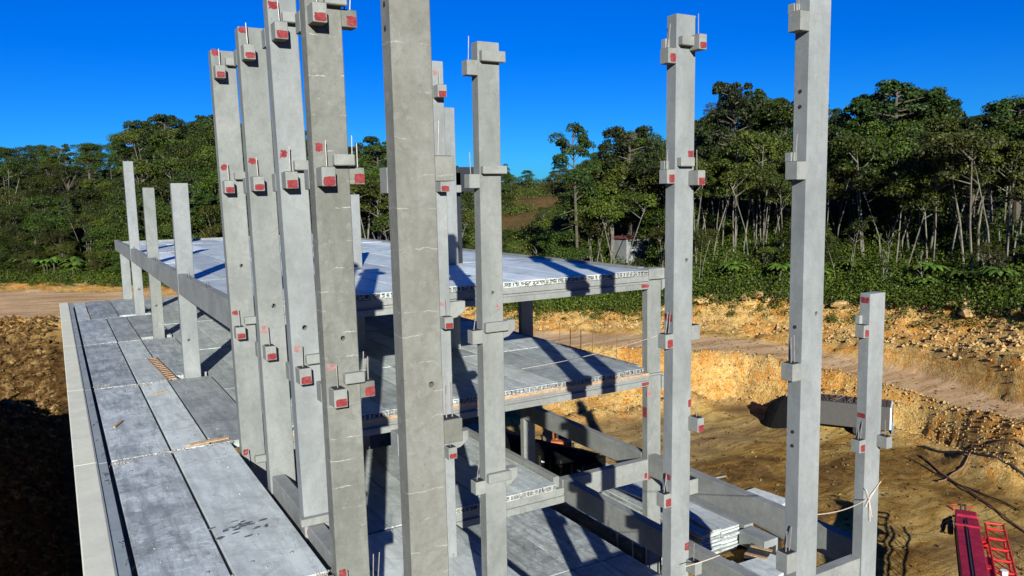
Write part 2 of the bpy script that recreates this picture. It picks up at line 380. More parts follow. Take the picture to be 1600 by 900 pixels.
column('Tall column with brackets on three sides, next to the right corner of the decks', 15.38, .72, 17.15, 5.0,
       [('L', .30, 3.63, .42, 1, 1), ('K', .16, 4.05, .30), ('L', .30, .28, .40, 1, 1), ('K', .16, .68, .26), ('L', .30, -4.5, .42, 1, 2), ('L', .30, -9.32, .42, 1, 3),
        ('G', .06, .58, 4.12, .26), ('G', .06, .58, .76, .26),
        ('F', .48, .28, 4.0, .42, 1), ('F', .50, .28, .22, .42, 1), ('F', .62, .26, -7.05, .42, 1), ('F', .60, .28, -11.5, .38, 0),
        ('R', .32, -4.35, .44, 0, 1), ('R', .34, -9.12, .46, 0, 1),
        ('P', .58, 1.1, .24, .26, 'red'), ('P', .66, -6.25, .14, .26, 'red'), ('P', .62, -10.72, .20, .30, 'red'), ('Q', -3.62, .24), ('Q', -8.45, .2)],
       'cool2', .009, holes=[(15.86, -1.95, .055)], group=MID)
column('Big near column at the right, four square brackets on its shaded left side', 15.24, .73, 12.45, 7.2,
       [('L', .32, 3.62, .44, 0, 1), ('K', .20, 4.06, .22), ('L', .32, .26, .42, 0, 1), ('K', .20, .68, .22), ('L', .32, -4.52, .42, 0, 2), ('L', .36, -9.34, .50, 0, 2),
        ('O', 2.3, 1.95, -3.25, -5.85, -6.2)], 'cool2', .001, holes=[(15.72, -2.95, .05)], group=MID)
column('Shorter rightmost column with a rope knotted round it, top below the tree line', 24.40, .84, 17.1, -3.62,
       [('L', .30, -5.15, .44, 1, 0), ('K', .16, -4.7, .3), ('L', .34, -9.3, .46, 1, 2), ('F', .62, .32, -9.2, .42, 0), ('Q', -3.85, .24), ('Q', -8.0, .2)], 'cool2', 0, group=MID)
column('Corner column holding up the front right end of the two decks', 25.0, .86, 29.7, -4.18,
       [('P', .1, -9.9, .3, .5, 'pink'), ('G', -.04, .90, -8.98, .10), ('P', .12, -14.25, .3, .25, 'red'), ('Q', -10.9, .6)], 'cool', 0, group='columns under the decks')
TG = 'plain columns rising from the left edge of the top deck'
column('Widest and nearest of the three plain posts above the left edge beam', 4.99, .76, 40.4, .96, [], 'cool2', -.002, group=TG, holes=[(5.3, -6.6, .06)])
column('Middle of the three plain posts above the left edge beam', 5.0, .66, 53.9, 1.02, [], 'cool', 0, group=TG, holes=[(5.3, -6.4, .07)])
column('Tallest and leftmost of the three plain posts above the left edge beam', 5.0, .68, 66.3, 3.25, [], 'cool2', -.006, group=TG, holes=[(5.4, -6.5, .08)])
column('Farthest left post under the end of the edge beam, not rising above it', 4.98, .72, 77.6, -4.36, [], 'cool2', 0, group='columns under the decks')
column('Pale post standing on the top deck behind the olive column with pour lines', 14.0, .80, 42.0, .3, [], 'cool2', 0, group=TG)
for X, Y in ((25.0, 41.8), (25.0, 54.0), (25.0, 66.2), (25.0, 78.4), (12.0, 42.3), (12.0, 54.2), (19.0, 54.2), (12.0, 66.4), (19.0, 66.4)):
    column('Plain square column in the shade under the decks, holding up the right edge' if X > 20 else 'Plain column deep in the shade between the decks', X, .84, Y, -4.42 if X > 20 else -4.32, [], 'cool', 0, group='inner columns in shade')
for Y in (16.4, 28.4, 40.4, 53.9, 66.3, 77.4):
    column('Plain column under the pale ledge at the outer left edge', .05, .55, Y, -9.42, [], 'cool', 0, group='columns under the left ledge')

# ------------------------------------------------------------------ decks, planks, beams
PLANK = {}
def plank(parent, x0, x1, y0, y1, zt, mat, th=.26, cores=False, rng=random):
    zt += rng.uniform(-.008, .008)
    b = MB()
    if cores:
        ys = y0+.30
        b.box(x0, x1, ys, y1, zt-th, zt)
        b.box(x0, x1, y0, ys, zt-.035, zt); b.box(x0, x1, y0+rng.uniform(.02,.06), ys, zt-th, zt-th+.03)
        n = max(3, int((x1-x0)/.2)); wv = (x1-x0)/n
        for i in range(n+1):
            c = x0+i*wv; hw = .028; b.box(max(x0,c-hw*rng.uniform(.5,1.2)), min(x1,c+hw), y0+rng.uniform(.0,.12), ys, zt-th+.03, zt-.035)
    else: b.box(x0, x1, y0, y1, zt-th, zt)
    return mesh('plank', b, mat, parent, bevel=.01 if y0 < 50 else 0)
def lumps(parent, x0, x1, y, z, n, r=(.02,.06), spread=.05, zs=.03, seed=1, name='mortar_lumps'):
    rg = random.Random(seed); b = MB()
    for _ in range(n): b.lump((rg.uniform(x0,x1), y+rg.gauss(0,spread), z+rg.uniform(-zs,zs)), rg.uniform(*r), rg)
    o = mesh(name, b, M['lump'], parent); o['kind'] = 'stuff'; return o
rgp = random.Random(5)
# left deck
dk = empty('slab_deck', (3, 50, -8.66), 'Long left deck of blue grey precast planks in five bays', 'floor deck')
bays = [(16.9, 28.22, [1.05, 2.93, 4.87]), (28.40, 40.02, [1.05, 2.93, 4.22, 6.15]), (40.20, 53.27, [1.05, 2.90, 4.25, 6.15]),
        (53.45, 65.29, [1.05, 2.93, 4.27, 6.15]), (65.46, 77.6, [1.05, 1.92, 3.85, 6.15])]
tones = [(0,1), (0,1,2), (0,1,0), (0,2,0), (1,0,0)]
for (a, e, xs), tn in zip(bays, tones):
    for i in range(len(xs)-1):
        x0, x1 = xs[i]+.045, xs[i+1]-.045; ys = a
        if x1 > 5.0 and a > 30: ys = a+.85
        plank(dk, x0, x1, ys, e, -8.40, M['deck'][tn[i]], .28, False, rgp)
for (a, e, xs), nn in zip(bays[1:], (190, 120, 70, 40)):
    mesh('joint_shade_strip', MB().box(1.06, 4.9, a-.165, a-.005, -8.66, -8.445), M['hole'], dk)  # dark strip added so the open joint looks shaded
    lumps(dk, 1.08, 4.95 if a < 30 else 5.0, a-.085, -8.42, nn, (.02,.05), .04, .02, int(a))
lumps(dk, 4.1, 4.85, 16.9, -8.45, 60, (.02,.05), .05, .05, 9)
rq = random.Random(14)
for pk in [o for o in dk.children if o.name.startswith('plank')][:9]:
    xs_ = [v.co.x+dk.location.x for v in pk.data.vertices]; ys_ = [v.co.y+dk.location.y for v in pk.data.vertices]
    for fx in (.25, .75):
        for fy in (.12, .88):
            x = min(xs_)+(max(xs_)-min(xs_))*fx; y = min(ys_)+(max(ys_)-min(ys_))*fy
            mesh('lifting_eye', MB().tube([(x-.05, y, -8.42), (x-.03, y, -8.36), (x+.03, y, -8.36), (x+.05, y, -8.42)], .009, 4), M['rod'], pk)
cr = MB()
for _ in range(260):
    y = 17+rq.random()**1.3*40; cr.lump((rq.uniform(1.1, 4.8), y, -8.39), rq.uniform(.008, .03), rq)
for cx, cy in ((1.3, 27.9), (4.4, 28.9), (3.1, 39.6), (1.5, 40.6)):
    for _ in range(40): cr.lump((cx+rq.gauss(0,.2), cy+rq.gauss(0,.12), -8.385), rq.uniform(.01,.035), rq)
o = mesh('concrete_crumbs', cr, M['lump'], dk); o['kind'] = 'stuff'
for (x, y, L_, a) in ((4.15, 28.75, 1.5, .1), (4.2, 28.62, 1.3, .12), (1.6, 33, .9, 1.2), (3.6, 37.5, .7, .4)):
    o = mesh('timber_offcut', MB().obox((x, y, -8.36), (math.cos(a), math.sin(a), 0), (-math.sin(a), math.cos(a), 0), (0,0,1), L_/2, .045, .022), M['timber'], loc=(x, y, -8.4))
    tag(o, {1.5: 'Longer tan timber batten at the joint beside the leftmost tall column', 1.3: 'Shorter tan timber batten lying against the longer one', .9: 'Small batten lying askew near the pale left ledge', .7: 'Shortest batten, lying near the foot of the ladder'}[L_], 'timber batten')
# dirt smears (flat prints) left on the nearest pale plank
sm = NT('dark_oil_smear').out((.10, .115, .135), .7)
rs = random.Random(3)
for i in range(22):
    cx, cy = 3.72+rs.gauss(0,.36), 20.45+rs.gauss(0,.32)*(1 if i < 12 else .5)
    w, h = rs.uniform(.06,.34), rs.uniform(.04,.16)
    P = [(cx+math.cos(t)*w*rs.uniform(.6,1.1)/2, cy+math.sin(t)*h*rs.uniform(.6,1.2)/2+math.cos(t)*w*.1) for t in [k*math.pi/5 for k in range(10)]]
    mesh('oil_smear', MB().prism(P, 'z', -8.405, -8.388+i*.0004), sm, dk)
# pale ledge beam, five lengths, each with a darker rebate
yy = [15.6, 28.25, 40.1, 53.35, 65.35, 77.7]
for i in range(5):
    a, e = yy[i]+.012, yy[i+1]-.012
    t = empty('edge_beam', (.48, (a+e)/2, -9.4), ['Nearest length', 'Second nearest length', 'Middle length', 'Second farthest length', 'Farthest length'][i]+' of the pale ledge beam along the outer left edge', 'beam', 'pale ledge beams on the far left')
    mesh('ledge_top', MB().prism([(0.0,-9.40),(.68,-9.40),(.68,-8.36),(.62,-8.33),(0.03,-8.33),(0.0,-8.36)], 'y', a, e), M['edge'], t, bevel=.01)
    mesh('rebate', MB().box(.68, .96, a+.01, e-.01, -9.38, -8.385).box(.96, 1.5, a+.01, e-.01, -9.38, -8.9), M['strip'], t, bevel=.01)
    rg = random.Random(i)
    for q in range(5 if i < 2 else 2):
        y0 = rg.uniform(a+.5, e-.5); x = rg.uniform(.72, .92)
        mesh('tie_wire', MB().tube([(x, y0, -8.39), (x+.03, y0+.05, -8.30), (x+rg.uniform(-.15,.15), y0+rg.uniform(.1,.35), -8.30+rg.uniform(-.05,.03))], .008, 4), M['dark'], t)
    for q in range(3):
        y0 = rg.uniform(a+.3, e-.3)
        mesh('bolt', MB().tube([(rg.uniform(.72,.9), y0, -8.39), (rg.uniform(.72,.9), y0, -8.36)], .02, 6), M['dark'], t)

def wing(label, zt, x0, x1, ybays, mats, th, nlump, edge_cores=True, name='slab_deck', gap=.022, rows=True, seed=1, wid=(1.87,1.3,1.9), skip=None):
    t = empty(name, ((x0+x1)/2, ybays[0][0], zt-th), label, 'floor deck')
    rg = random.Random(seed)
    for j, (a, e) in enumerate(ybays):
        x = x0; k = j
        while x < x1-.3:
            w = wid[k % len(wid)]; k += 1; xe = min(x+w, x1)
            if x1-xe < .5: xe = x1
            if not (skip and skip(x, xe, a, e)):
                plank(t, x+gap, xe-gap, a, e, zt+rg.uniform(-.012,.012), rg.choice(mats), th, edge_cores and j == 0, rg)
            x = xe
        if j > 0:
            mesh('joint_shade_strip', MB().box(x0+.02, x1-.02, ybays[j-1][1]+.006, a-.006, zt-.22, zt-.05), M['hole'], t)  # added dark strip, shade of the joint put into its colour
            lumps(t, x0, x1, a-.045, zt-.03, 110 if j == 1 else 50, (.015,.04), .03, .02, seed+j)
    if edge_cores:
        # broken concrete plugs in the open cores along the front edge
        lumps(t, x0+.02, x1-.02, ybays[0][0]+.05, zt-th/2-.005, nlump, (.018,.062), .035, .095, seed+50)
    return t
wing('Top deck of the right wing, pale sunlit planks with a ragged front edge', -3.70, 5.62, 24.92,
     [(29.5, 40.0), (40.09, 53.2), (53.3, 65.3), (65.4, 77.6), (77.7, 84.0)], M['top'], .25, 900, seed=3, gap=.03,
     skip=lambda x, xe, a, e: False)
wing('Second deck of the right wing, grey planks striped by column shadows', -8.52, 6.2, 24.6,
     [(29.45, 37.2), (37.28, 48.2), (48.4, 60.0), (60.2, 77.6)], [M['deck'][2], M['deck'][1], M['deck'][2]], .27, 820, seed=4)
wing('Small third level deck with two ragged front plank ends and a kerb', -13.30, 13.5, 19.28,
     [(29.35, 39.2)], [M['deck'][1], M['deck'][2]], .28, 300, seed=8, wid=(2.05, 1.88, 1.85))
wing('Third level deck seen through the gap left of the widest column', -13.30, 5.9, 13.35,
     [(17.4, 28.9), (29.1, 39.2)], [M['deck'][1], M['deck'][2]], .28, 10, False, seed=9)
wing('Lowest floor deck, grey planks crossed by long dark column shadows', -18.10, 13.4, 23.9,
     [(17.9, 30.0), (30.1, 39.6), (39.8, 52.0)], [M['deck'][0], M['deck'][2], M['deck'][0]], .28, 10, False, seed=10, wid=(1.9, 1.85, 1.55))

def front_beam(label, x0, x1, y, zt, zb, brown=0):
    t = empty('edge_beam', ((x0+x1)/2, y, zb), label, 'beam', 'front edge beams of the right wing')
    z1 = zt-.27; z2 = z1-.26; z3 = z2-.12
    prof = [(y-.10, z1), (y-.10, z2), (y+.0, z2-.01), (y+.0, z3), (y-.11, z3-.02), (y-.11, zb), (y+.42, zb), (y+.42, z1)]
    mesh('beam_body', MB().prism(prof, 'x', x0, x1), M['beam'], t, bevel=.008)
    if brown: mesh('timber_strip', MB().box(x0+.05, x1-.1, y-.14, y-.101, z1-.12, z1+.0), M['timber'], t)
    return t
b = front_beam('Front edge beam of the top deck, grooved, crossed by two column shadows', 5.78, 24.98, 29.65, -3.70, -4.62)
mesh('end_block', MB().box(24.93, 25.93, 29.50, 30.25, -4.16, -3.63), M['beam'], b, bevel=.02)
mesh('paint_mark', blob(24.7, -4.46, .52, .2, 29.535, random.Random(2)), M['red'], b)
mesh('bracket', MB().prism([(25.86, -4.75), (26.05, -4.6), (26.05, -4.2), (25.86, -4.2)], 'y', 29.6, 29.95), M['corbel'], b, bevel=.01)
mesh('paint_mark', blob(25.72, -3.85, .10, .32, 29.495, random.Random(4)), M['pink'], b)
b = front_beam('Front edge beam of the second deck with a brown timber strip', 5.78, 24.98, 29.6, -8.52, -9.46, 1)
mesh('paint_mark', blob(24.68, -9.32, .52, .2, 29.485, random.Random(6)), M['red'], b)
mesh('bracket', MB().prism([(25.86, -9.75), (26.05, -9.6), (26.05, -9.1), (25.86, -9.1)], 'y', 29.6, 29.95), M['corbel'], b, bevel=.01)
front_beam('Short front beam of the third-level deck, under its two ragged planks', 13.3, 19.72, 29.5, -13.30, -14.28)
def beam(label, x0, x1, y0, y1, z0, z1, mat='beam', group='precast beams', bev=.015, name='concrete_beam'):
    t = empty(name, ((x0+x1)/2, (y0+y1)/2, z0), label, 'beam', group)
    mesh('beam_body', MB().box(x0, x1, y0, y1, z0, z1), M[mat], t, bevel=bev); return t
# left edge beam of the top deck, one length per bay
segs = [(27.45, 40.38), (40.84, 53.88), (54.34, 66.28), (66.74, 77.6), (77.62, 84.2)]
for i, (a, e) in enumerate(segs):
    t = empty('edge_beam', (5.2, (a+e)/2, -4.33), ['Nearest length of the upper left edge beam, running behind the leftmost tall column', 'Upper left edge beam length between the widest and middle plain posts',
        'Upper left edge beam length between the middle and tallest plain posts', 'Upper left edge beam length just beyond the tallest plain post', 'Farthest length of the upper left edge beam'][i], 'beam', 'upper left edge beams')
    mesh('beam_body', MB().prism([(5.0,-4.33),(5.36,-4.33),(5.36,-3.95),(5.62,-3.95),(5.62,-3.90),(5.36,-3.35),(5.0,-3.35)], 'y', a, e), M['strip'] if 0 else M['beam'], t, bevel=.012)
    rg = random.Random(i)
    for q in range(3):
        y0 = rg.uniform(a+.4, e-.4); mesh('lifting_loop', MB().tube([(5.1, y0, -3.36), (5.12, y0+.02, -3.18), (5.2, y0+.05, -3.16), (5.24, y0+.07, -3.36)], .012, 5), M['dark'], t)
t = beam('Raised kerb beam along the right edge of the top deck', 24.95, 25.30, 30.3, 84.0, -4.5, -3.60)
beam('Far edge kerb beam closing the top deck', 5.4, 24.9, 84.02, 84.4, -4.4, -3.52)
beam('Edge beam under the right side of the second deck', 24.66, 25.05, 30.3, 77.6, -9.4, -8.56)
for i, y in enumerate((40.08, 53.3, 65.4, 77.7)):
    beam('Cross beam under the top deck, %s from the front' % ('second', 'third', 'fourth', 'last')[i], 5.7, 24.9, y-.2, y+.25, -4.75, -4.0)
    beam('Cross beam under the second deck, %s from the front' % ('second', 'third', 'fourth', 'last')[i], 1.0, 24.6, y-.25, y+.2, -9.4, -8.83)
beam('Long third level beam running back from the corner column, one shadow across it', 25.0, 25.42, 30.2, 41.75, -14.1, -13.08)
t = beam('Third level beam joining the small deck to the corner column', 19.78, 24.98, 29.62, 30.05, -14.32, -13.27)
mesh('paint_mark', blob(24.82, -14.08, .22, .34, 29.62, random.Random(3)), M['red'], t)
beam('Third level beam running towards the viewer from the small deck, mostly in shadow', 19.82, 20.26, 17.62, 29.58, -14.3, -13.25)
beam('Large beam running from the roped rightmost column back to the corner column', 25.05, 25.5, 17.65, 29.68, -14.15, -13.05)
beam('Low cross beam at the bottom right, meeting the roped rightmost column', 15.98, 24.38, 17.15, 17.55, -14.3, -13.28)
beam('Kerb beam along the right edge of the small third-level deck', 19.30, 19.62, 29.65, 39.3, -13.9, -13.06)
beam('Edge beam between the second and third close-set columns beside the near left slab', 5.02, 5.40, 19.78, 22.88, -8.95, -8.03)
beam('Short edge beam between the third and fourth close-set columns', 5.05, 5.45, 17.17, 19.32, -9.0, -8.25)
beam('Front cross beam under the near end of the left deck', .7, 4.95, 16.5, 16.88, -9.4, -8.5)
beam('Third-level edge beam behind the close-set columns', 5.3, 5.7, 20.0, 39.2, -14.2, -13.35)
t = empty('dark_frame', (20.3, 40.2, -3.7), 'Dark blue post and header standing beside the thin distant column', 'framework')  # near-black post and header, kind of member not known
mesh('post', MB().box(19.62, 20.02, 39.9, 40.2, -3.7, 1.4), M['darkblue'], t); mesh('header', MB().box(19.45, 21.25, 39.9, 40.25, .36, 1.72), M['darkblue'], t)
# ladder lying on the left deck
t = empty('ladder', (4.2, 43, -8.38), 'Brown timber ladder lying flat on the left deck across a joint', 'ladder')
A0, A1 = Vector((3.92, 46.2, -8.33)), Vector((4.22, 39.75, -8.33)); sd_ = Vector((.38, .02, 0))
mesh('rail', MB().tube([A0, A1], .03, 4), M['rust'], t); mesh('rail', MB().tube([A0+sd_, A1+sd_], .03, 4), M['rust'], t)
for i in range(13):
    p = A0.lerp(A1, (i+.5)/13); mesh('rung', MB().obox(p+sd_*.5+Vector((0,0,.03)), sd_, (0,1,0), (0,0,1), .19, .09, .015), M['timber'], t)
# starter bars at the right edge of the second deck, props at the bottom
for i in range(7):
    x, y = 24.70+.02*(i % 2), 30.8+i*1.05
    o = mesh('starter_bar', MB().tube([(x, y, -8.6), (x+.02, y, -7.25-.12*(i % 3))], .022, 5), M['rust'], loc=(x, y, -8.6))
    tag(o, 'Rusty starter bar standing up at the right edge of the second deck', 'rebar', 'starter bars beside the corner column')
for i in range(10):
    x, y = 24.48+.05*(i % 3), 21.2+i*1.15
    o = mesh('steel_prop', MB().tube([(x, y, GZ), (x, y, -17.2)], .05, 6).box(x-.12, x+.12, y-.12, y+.12, -17.2, -17.16), M['steel'] if i > 6 else M['dark'], loc=(x, y, GZ))
    tag(o, 'Slim upright prop in the gap beside the lowest floor deck', 'prop', 'props beside the lowest floor deck')
# ropes
def rope(label, pts, r=.018, knot=None):
    t = empty('rope', pts[0], label, 'rope'); mesh('strand', MB().tube(pts, r, 5), M['rope'], t)
    if knot:
        for k in knot: mesh('knot', MB().tube(k, r*.8, 5), M['rope'], t)
def sag(a, b, s, n=8):
    a, b = Vector(a), Vector(b); return [a.lerp(b, i/n)-Vector((0,0,s*4*(i/n)*(1-i/n))) for i in range(n+1)]
rope('Pale rope stretched to a knot round the shorter rightmost column', sag((15.95, 12.6, -8.1), (24.42, 17.04, -11.05), .12),
     knot=[[(24.35,17.0,-10.6),(24.6,17.02,-11.1),(25.0,17.05,-10.75)], [(24.38,17.0,-11.3),(24.7,17.04,-10.95),(25.3,17.06,-10.55)], [(24.6,17.02,-11.1),(24.75,17.0,-11.75)], [(24.6,17.02,-11.1),(24.66,17.0,-11.9)]])
rope('Thin pale line strung from the corner column above the second deck', sag((25.6, 29.66, -7.02), (18.2, 30.5, -7.9), .15), .008)
rope('Thin line at the foot of the tall column with brackets on three sides', sag((15.5, 16.7, -11.05), (17.3, 16.4, -10.8), .05), .014)

# ------------------------------------------------------------------ materials on the ground
def plank_stack(label, x0, x1, y0, y1, z0, n, th=.24, seed=0):
    t = empty('plank_stack', ((x0+x1)/2, (y0+y1)/2, z0), label, 'plank stack', 'stacks of spare planks on the ground')
    rg = random.Random(seed); z = z0
    for i in range(n):
        for q, (a, e) in enumerate([(x0, (x0+x1)/2-.02), ((x0+x1)/2+.02, x1)] if x1-x0 > 2.2 else [(x0, x1)]):
            dy = rg.uniform(-.15, .15); mesh('plank', MB().box(a, e, y0+dy, y1+dy, z+.04, z+th), M['deck'][rg.choice([0,2,2,1])], t, bevel=.01)
        for yb in (y0+.8, y1-.8): mesh('bearer', MB().box(x0+.05, x1-.05, yb, yb+.1, z, z+.04), M['timber'], t)
        z += th
    return t
plank_stack('Stack of grey hollow-core planks on the ground right of the three-sided bracket column', 30.3, 33.2, 31.2, 44.0, GZ, 8, .16, 1)
plank_stack('Lower stack of planks behind the corner column', 26.9, 29.6, 31.6, 44.0, GZ, 6, .17, 2)
plank_stack('Thin pair of pale slabs lying close under the big near right column', 28.3, 30.3, 24.0, 29.0, GZ, 3, .25, 3)
plank_stack('Two loose planks lying skewed beside the near right column foot', 31.2, 33.0, 23.6, 27.6, GZ, 2, .2, 5)
plank_stack('Short stack of grey planks between the large right beam and the tall bracketed column', 22.0, 24.3, 22.5, 29.0, GZ, 7, .2, 6)
for q, (lx, ly, la, lz) in enumerate(((31.6, 34.5, .10, -19.13), (30.9, 39.0, -.08, -19.13))):
    o = mesh('loose_plank', MB().obox((lx, ly, lz+.06), (math.sin(la), math.cos(la), 0), (math.cos(la), -math.sin(la), 0), (0,0,1), 3.4, .32, .05), M['deck'][2], loc=(lx, ly, lz), bevel=.01)
    tag(o, ['Narrow loose plank lying skewed on the near end of the plank stack', 'Narrow loose plank lying skewed on the far end of the plank stack'][q], 'plank')
t = empty('spare_beam', (34, 33, GZ), 'Long grey beam lying on the ground beside the plank stack', 'beam', 'spare precast pieces on the ground')
mesh('beam_body', MB().box(33.55, 34.3, 31.2, 43.0, GZ, -19.35), M['beam'], t, bevel=.02)
mesh('end_block', MB().box(33.0, 34.1, 29.2, 31.1, GZ+.2, -19.45), M['cool2'], t, bevel=.02)
o = mesh('slab_panel', MB().prism([(38.6,33.2),(40.6,33.9),(40.3,36.6),(38.9,36.6)], 'z', GZ+.02, GZ+.3), M['deck'][1], loc=(39.6,35,GZ), bevel=.02)
tag(o, 'Loose pale slab lying on the dirt beyond the large right beam', 'slab', 'spare precast pieces on the ground')
o = mesh('slab_panel', MB().prism([(30.6,26.6),(33.4,27.2),(33.0,28.8),(30.4,28.9)], 'z', GZ+.3, GZ+.55), M['deck'][1], loc=(32,27.8,GZ+.3), bevel=.02)
tag(o, 'Loose grey slab resting at the front end of the plank stack', 'slab', 'spare precast pieces on the ground')
t = empty('pallet', (33.5, 29.9, GZ), 'Dark crate of fittings beside the near right column base', 'crate')
for i in range(9): mesh('slat', MB().obox((32.0+i*.32, 28.9+i*.16, GZ+.62), (1,.45,0), (-.45,1,0), (0,0,1), .12, .6, .02), M['dark' if i % 3 else 'timber'], t)
mesh('box_body', MB().obox((33.3, 29.55, GZ+.3), (1,.45,0), (-.45,1,0), (0,0,1), 1.5, .58, .28), M['dark'], t)
t = empty('timber_bundle', (28.5, 30.6, GZ), 'Bundle of tan timbers on the ground in front of the plank stack', 'timber')
for i in range(5): mesh('timber', MB().obox((29.3+i*.17, 30.6, GZ+.12+.1*(i % 2)), (.05,1,0), (1,-.05,0), (0,0,1), 2.3, .07, .05), M['timber'], t)

# ------------------------------------------------------------------ vehicles
def frame_obj(name, loc, d, label, cat):
    # local +x = forward d (xy), returns empty and a mapper for local coordinates
    d = Vector((d[0], d[1], 0)).normalized(); n = Vector((-d.y, d.x, 0)); o = Vector(loc)
    t = empty(name, loc, label, cat)
    def L(x, y, z): return o + d*x + n*y + Vector((0,0,z))
    def bx(nm, mat, x0, x1, y0, y1, z0, z1, par=None, bev=.02):
        b = MB(); vs = [L(x,y,z) for z in (z0,z1) for x,y in ((x0,y0),(x1,y0),(x1,y1),(x0,y1))]
        b.add(vs, [(0,3,2,1),(4,5,6,7),(0,1,5,4),(1,2,6,5),(2,3,7,6),(3,0,4,7)])
        return mesh(nm, b, M[mat], par or t, bevel=bev)
    def tb(nm, mat, pts, r, par=None, n=8): return mesh(nm, MB().tube([L(*p) for p in pts], r, n), M[mat], par or t)
    def wheel(x, y, r=.52, w=.3):
        tb('wheel', 'black', [(x, y-w/2, r), (x, y-w/2+.02, r), (x, y+w/2-.02, r), (x, y+w/2, r)], [r*.9, r, r, r*.9], None, 18)
        wh = COL.objects[-1]; tb('rim', 'dark', [(x, y-w/2-.02, r), (x, y+w/2+.02, r)], r*.5, wh, 12)
    return t, L, bx, tb, wheel
# flat trailer with grey side and a near-black heap in front of it
t, L, bx, tb, wheel = frame_obj('trailer', (56.6, 43.2, GZ), (-.52, .85), 'Grey box trailer with loose bars on its roof behind the rightmost column', 'trailer')
bx('box_body', 'grey', -4.7, 2.2, -1.25, 1.25, .75, 2.75)
bx('end_panel', 'white', -4.84, -4.705, -1.22, 1.22, .85, 2.70)
for q in range(3): bx('door_bar', 'dark', -4.88, -4.845, -.6+.6*q, -.54+.6*q, .9, 2.65, None, 0)
bx('blue_panel', 'blue', -4.90, -4.85, -1.1, 1.1, .45, 1.2)
bx('blue_panel', 'blue', -4.2, -2.6, 1.3, 1.8, .35, .55)
bx('chassis', 'dark', -4.6, 2.4, -.5, .5, .55, .75)
for x in (-3.6, -2.4, 1.4):
    for y in (-1.0, 1.0): wheel(x, y, .48)
rg = random.Random(8)
for i in range(26):
    x = rg.uniform(-4.0, 1.5); tb('roof_bar', 'rust' if i % 3 else 'steel', [(x, -1.1, 2.80+rg.uniform(0,.1)), (x+rg.uniform(-.9,.9), 1.1, 2.82+rg.uniform(0,.15))], .03, None, 4)
for i in range(7): bx('roof_rib', 'grey', -4.5+i*1.05, -4.44+i*1.05, -1.25, 1.25, 2.751, 2.79, None, 0)
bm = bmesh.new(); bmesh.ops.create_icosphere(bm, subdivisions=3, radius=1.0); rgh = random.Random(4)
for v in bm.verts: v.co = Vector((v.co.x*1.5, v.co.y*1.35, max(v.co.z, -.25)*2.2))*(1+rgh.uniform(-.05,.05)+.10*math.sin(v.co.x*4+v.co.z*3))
me = bpy.data.meshes.new('dark_heap'); bm.to_mesh(me); bm.free(); me.materials.append(M['tarp'])
o = bpy.data.objects.new('dark_heap', me); COL.objects.link(o); o.location = (54.35, 46.6, GZ+.2); o.rotation_euler = (0, 0, 2.1)  # near-black heap for a dark shape of unknown kind
tag(o, 'Lumpy black heap at the left end of the grey trailer', 'heap')
# dark tarped lorry in the shade
t, L, bx, tb, wheel = frame_obj('tarped_lorry', (28.6, 46.2, GZ), (-.35, .94), 'Lorry under a black tarp seen through the gap below the second deck', 'truck')
b = MB(); N = 14; rgl = random.Random(12); vs = []; fs = []
for i in range(N+1):
    for j in range(5):
        x = -5.2+i*10.4/N; y = -1.35+j*2.7/4; z = 2.75+(.28 if j in (1,2,3) else 0)+rgl.uniform(-.07,.07)+(.12 if j == 2 else 0)
        vs.append(L(x, y, z))
for i in range(N):
    for j in range(4): k = i*5+j; fs.append((k, k+5, k+6, k+1))
b.add(vs, fs); mesh('tarp', b, M['tarp'], t)
bx('cargo_box', 'tarp', -5.1, 5.1, -1.25, 1.25, 1.1, 2.72)
for i in range(12): bx('side_post', 'dark', -5.0+i*.9, -4.88+i*.9, 1.26, 1.36, 1.0, 2.7, None, 0)
for i in range(7): bx('marker_light', 'amber' if i % 2 else 'white', -4.8+i*1.5, -4.55+i*1.5, 1.37, 1.42, 2.3, 2.4, None, 0)
for i in range(5): bx('marker_light', 'white' if i % 2 else 'amber', -5.20, -5.12, -1.1+i*.5, -.86+i*.5, 1.9, 2.05, None, 0)
bx('bumper', 'dark', -5.4, -5.2, -1.2, 1.2, .5, .8)
bx('chassis', 'dark', -5.1, 6.8, -.5, .5, .7, 1.08)
cb = bx('cab', 'dark', 5.3, 7.2, -1.2, 1.2, .9, 3.0, None, .12); bx('windscreen', 'glass', 7.2, 7.24, -1, 1, 1.8, 2.7, cb, 0)
for x in (-4.2, -3.0, 5.9):
    for y in (-1.05, 1.05): wheel(x, y)
for i in range(16):
    x, y = rgl.uniform(30, 38), rgl.uniform(26, 40); a = rgl.uniform(-.5, .5)+(1.57 if i % 4 == 0 else 0); L0 = rgl.uniform(1.2, 4)
    if 30 < x < 34.6 and y > 28.8: x += 5
    z = GZ+.16
    o = mesh('loose_timber', MB().obox((x, y, z), (math.sin(a), math.cos(a), .01), (math.cos(a), -math.sin(a), 0), (0,0,1), L0/2, rgl.uniform(.05, .16), .05), M[rgl.choice(['timber', 'rust', 'beam'])], loc=(x, y, z))
    tag(o, 'Loose length of timber or bar scattered on the dirt beside the plank stacks', 'timber', 'scattered timbers and bars in the yard')
